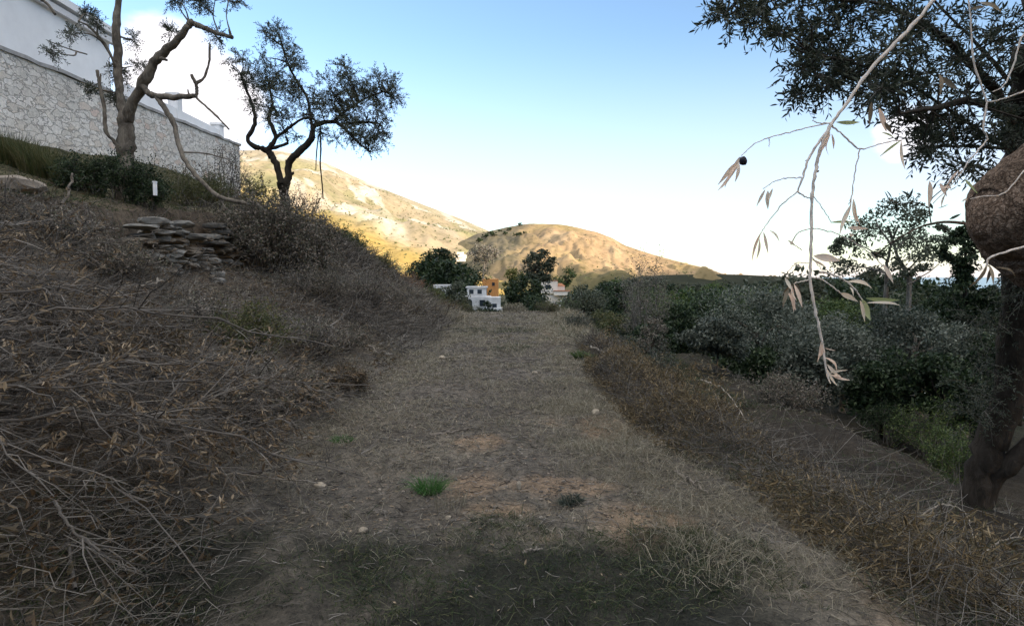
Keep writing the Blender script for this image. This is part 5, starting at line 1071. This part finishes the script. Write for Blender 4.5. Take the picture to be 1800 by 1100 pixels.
    kind(b.build('green_grass', M['grass']), 'stuff')
straw()
def litter():
    b = MB(); n = 22000; y = depth(n, 2.5, 28, .3); x = xl(y) + R.uniform(-.2, 1.05, n) * (xr(y) - xl(y)); kk = (y > 3.7 + .3 * fbm(x * 2, y, 2, 112)) | (R.uniform(size=n) < .22); x, y = x[kk], y[kk]; n = len(x); L = R.uniform(.015, .09, n) * (1 + .04 * y); a = R.uniform(0, 6.28, n); d = np.stack([np.cos(a), np.sin(a), R.normal(size=n) * .08], 1); o = on(x, y, .006)
    pts = np.stack([o - d * L[:, None] / 2, o + R.normal(size=(n, 3)) * .06 * L[:, None], o + d * L[:, None] / 2], 1); pts[:, :, 2] = H(pts[:, :, 0], pts[:, :, 1]) + R.uniform(.002, .014, (n, 3))
    b.tubes(pts, np.broadcast_to(np.maximum(R.uniform(.0008, .0028, n), y * .0003)[:, None], (n, 3)), 3); kind(b.build('twig_litter', M['twig']), 'stuff')
    b = MB(); n = 9000; y = depth(n, 2.4, 26, .3); x = xl(y) + R.uniform(-.3, 1.15, n) * (xr(y) - xl(y)); kk = (y > 3.8) | (R.uniform(size=n) < .07); x, y = x[kk], y[kk]; n = len(x); dd = rdir(n); dd[:, 2] *= .15
    b.leaves(on(x, y, .008), nrm(dd), nrm(rdir(n) * .4 + [0, 0, 1]), .035 * R.uniform(.5, 1.3, n) * (1 + .03 * y), .011, bend=.1); kind(b.build('leaf_litter', M['dead_leaf']), 'stuff')
    b = MB(); n = 1100; y = depth(n, 3.9, 24, .3); x = xl(y) + R.uniform(0, 1.1, n) * (xr(y) - xl(y)); s = R.uniform(.006, .024, n) * (1 + .03 * y)
    stones_along(b, on(x, y, .002), [(q, q * R.uniform(.6, 1), q * .6) for q in s]); kind(b.build('gravel', M['gravel']), 'stuff')
    b = MB(); n = 3800; y = depth(n, 4.0, 22, .3); x = xl(y) + R.uniform(-.1, 1.15, n) * (xr(y) - xl(y)); s = R.uniform(.008, .05, n) ** 1.15 * (1 + .03 * y)
    stones_along(b, on(x, y, 0), [(q, q * R.uniform(.6, 1), q * .6) for q in s]); kind(b.build('soil_clods', M['clod']), 'stuff')
litter()
def right_bank():
    b = MB(); n = 60000; y = depth(n, 3.0, 15); r = R.uniform(.05, 2.0, n); x = xr(y) + r; hgt = .34 * np.exp(-((r - .75) / .5) ** 2) + .05; w = fbm(x * .8, y * .8, 3, 121); k = w + .35 > R.uniform(0, .6, n); x, y, hgt, w = x[k], y[k], hgt[k], w[k]; n = len(x)
    b.leaves(on(x, y, R.uniform(0, 1, n) * hgt * np.clip(1 + 2.2 * w, .25, 2.1)), rdir(n, -.1), rdir(n, .3), .06 * R.uniform(.5, 1.5, n), .006 * R.uniform(.7, 1.8, n) * (1 + .06 * y)); n = 16000; y = depth(n, 3.0, 15); r = R.uniform(.2, 1.9, n); w = fbm((xr(y) + r) * 1.1, y * 1.1, 3, 122); k = w > -.1; y, r = y[k], r[k]; n = len(y); d = rdir(n); d[:, 2] = np.abs(d[:, 2]) * .8 + .4; b.blades(on(xr(y) + r, y, -.01), nrm(d), .36 * R.uniform(.3, 1.4, n) * np.clip(1 + 1.5 * fbm((xr(y) + r) * 1.6, y * 1.6, 3, 123), .3, 2), .0045, R.uniform(.3, 1.0, n)); kind(b.build('dead_bracken', M['bracken_gold']), 'stuff')
    b = MB(); n = 11000; y = depth(n, 2.4, 16); r = .2 + R.uniform(0, 2.2, n); x = xr(y) + r; d = rdir(n); d[:, 2] = d[:, 2] * .5 + .15; L = R.uniform(.15, .6, n); o = on(x, y, R.uniform(0, .3, n) * np.exp(-((r - .75) / .5) ** 2)); s = np.linspace(0, 1, 4)[None, :, None]
    pts = o[:, None] + nrm(d)[:, None] * s * L[:, None, None] + R.normal(size=(n, 4, 3)) * .05 * L[:, None, None] * (s > 0); pts[:, :, 2] = np.maximum(pts[:, :, 2], H(pts[:, :, 0], pts[:, :, 1]) + .006)
    b.tubes(pts, np.maximum(R.uniform(.001, .0028, n), y * .0004)[:, None] * np.linspace(1, .5, 4)[None], 3); kind(b.build('brushwood', M['twig_dark']), 'stuff')
right_bank()
def lower_terrace():
    b = MB(); n = 5000; y = depth(n, 3.2, 26); r = R.uniform(1.8, 10, n); x = xr(y) + r; k = fbm(x * .7, y * .7, 3, 131) + .45 > R.uniform(0, .7, n); x, y = x[k], y[k]; n = len(x); d = rdir(n); d[:, 2] = d[:, 2] * .4 + .1; L = R.uniform(.1, .5, n); o = on(x, y, R.uniform(0, .06, n)); s = np.linspace(0, 1, 4)[None, :, None]
    pts = o[:, None] + nrm(d)[:, None] * s * L[:, None, None] + R.normal(size=(n, 4, 3)) * .05 * L[:, None, None] * (s > 0); pts[:, :, 2] = np.maximum(pts[:, :, 2], H(pts[:, :, 0], pts[:, :, 1]) + .006)
    b.tubes(pts, np.maximum(R.uniform(.001, .003, n), y * .0004)[:, None] * np.linspace(1, .5, 4)[None], 3); kind(b.build('brushwood', M['twig_dark']), 'stuff')
    b = MB(); n = 22000; y = depth(n, 3.2, 26); x = xr(y) + R.uniform(1.7, 10, n); k = fbm(x * .6, y * .6, 4, 132) > -.08; x, y = x[k], y[k]; n = len(x); d = rdir(n); d[:, 2] = np.abs(d[:, 2]) + .4
    b.blades(on(x, y, -.01), nrm(d), .2 * R.uniform(.3, 1.4, n), .009, R.uniform(.2, .9, n)); kind(b.build('dark_weeds', M['grass']), 'stuff')
lower_terrace()
for k, (px, top, w, d, lab, mat) in enumerate(((1150, 640, 120, 9.6, 'rusty orange dead bracken bush at top of the right bank', 'bracken'), (1235, 672, 110, 8.4, 'brown dead bracken bush below the pale arching stick', 'bracken'), (1325, 730, 120, 7.0, 'dark brown bush at the middle of the right bank', 'bramble'), (1410, 800, 130, 5.9, 'orange brown bracken bush lowest on the right bank', 'bracken'), (1080, 655, 80, 10.5, 'grey brown scrubby bush at the path edge beside bracken', 'bramble'))):
    bush('bracken_bush' if mat == 'bracken' else 'scrub_bush', lab, px, top - 6, w, d, 'bracken_gold' if mat == 'bracken' else mat, 5200, .055, .008, 40)
for px, top, w, d, lab, mat in ((1640, 690, 130, 18, 'dark green leafy shrub under the grove olives', 'green_leaf'), (1560, 700, 90, 19, 'low dark green shrub at the foot of a grove olive', 'dark_leaf'), (1690, 735, 90, 14.5, 'dark green shrub behind the near olive trunk foot', 'green_leaf'), (1380, 660, 120, 17, 'dull grey brown scrub on the terrace edge under the grove', 'bramble'), (1075, 578, 110, 20, 'grey green grassy shrub beside the pale pole', 'olive_grey'), (1150, 600, 90, 18, 'dim grey shrub right of the pale pole', 'olive_grey')):
    bush('shrub', lab, px, top, w, d, mat, 3600, .07, .026, 30)

for k, (px, top, w, d, mat, lab) in enumerate((
        (90, 400, 170, 8.2, 'grey_twig_leaf', 'grey dry scrub bush high on the bank below the boulder'), (200, 500, 150, 8.4, 'bramble', 'dark bramble bush just below the left end of dry stone wall'), (330, 545, 150, 8.0, 'grey_twig_leaf', 'grey tangled dry bush below the dry stone wall'), (560, 470, 130, 13.5, 'bramble', 'dark bramble bush on the bank under the reddish thorn bush'),
        (640, 490, 110, 15.5, 'grey_twig_leaf', 'grey brown dry bush on the mid bank slope'), (672, 530, 100, 17.5, 'bramble', 'dim bramble bush low on the far bank'), (440, 545, 150, 8.0, 'broom_grass', 'olive brown weedy bush in the middle of the left bank'), (545, 560, 130, 9.5, 'grey_twig_leaf', 'grey tangled dry bush low on mid left bank'), (588, 590, 110, 11, 'bramble', 'dark bramble bush by the curved grey branch'), (60, 520, 190, 5.6, 'bracken', 'russet dead bracken clump at left edge above the heap'), (230, 560, 190, 5.8, 'bracken', 'russet dead bracken clump right behind the brush heap'),
        (420, 620, 160, 5.9, 'grey_twig_leaf', 'pale grey dry bush at the right end of the brush heap'), (505, 668, 130, 7.0, 'bramble', 'dark low bramble spilling toward the path edge'), (596, 668, 80, 8.4, 'bracken', 'small rusty weed patch at the left path edge'))):
    bush('dry_bush', lab, px, top - 22, w * 1.1, d, mat, 6500 if mat != 'grey_twig_leaf' else 3000, .045, .014, 50, 'twig' if mat == 'grey_twig_leaf' else 'twig_dark')
for px, top, w, d, mat, lab in ((812, 534, 60, 27.5, 'broom_grass', 'olive weed clump on the path crest left of centre'), (905, 540, 50, 28.2, 'straw', 'pale dry weed clump on the path crest in the middle'), (965, 530, 60, 27, 'broom_grass', 'olive weed clump on the path crest right of centre'), (1010, 556, 70, 20, 'olive_grey', 'grey green weed clump at the right path edge near the crest'), (720, 560, 80, 19, 'grey_twig_leaf', 'grey dry weed clump at the left path edge near the crest')):
    bush('weed', lab, px, top, w, d, mat, 1500, .08, .018, 30, 'twig_dark', 'weed')
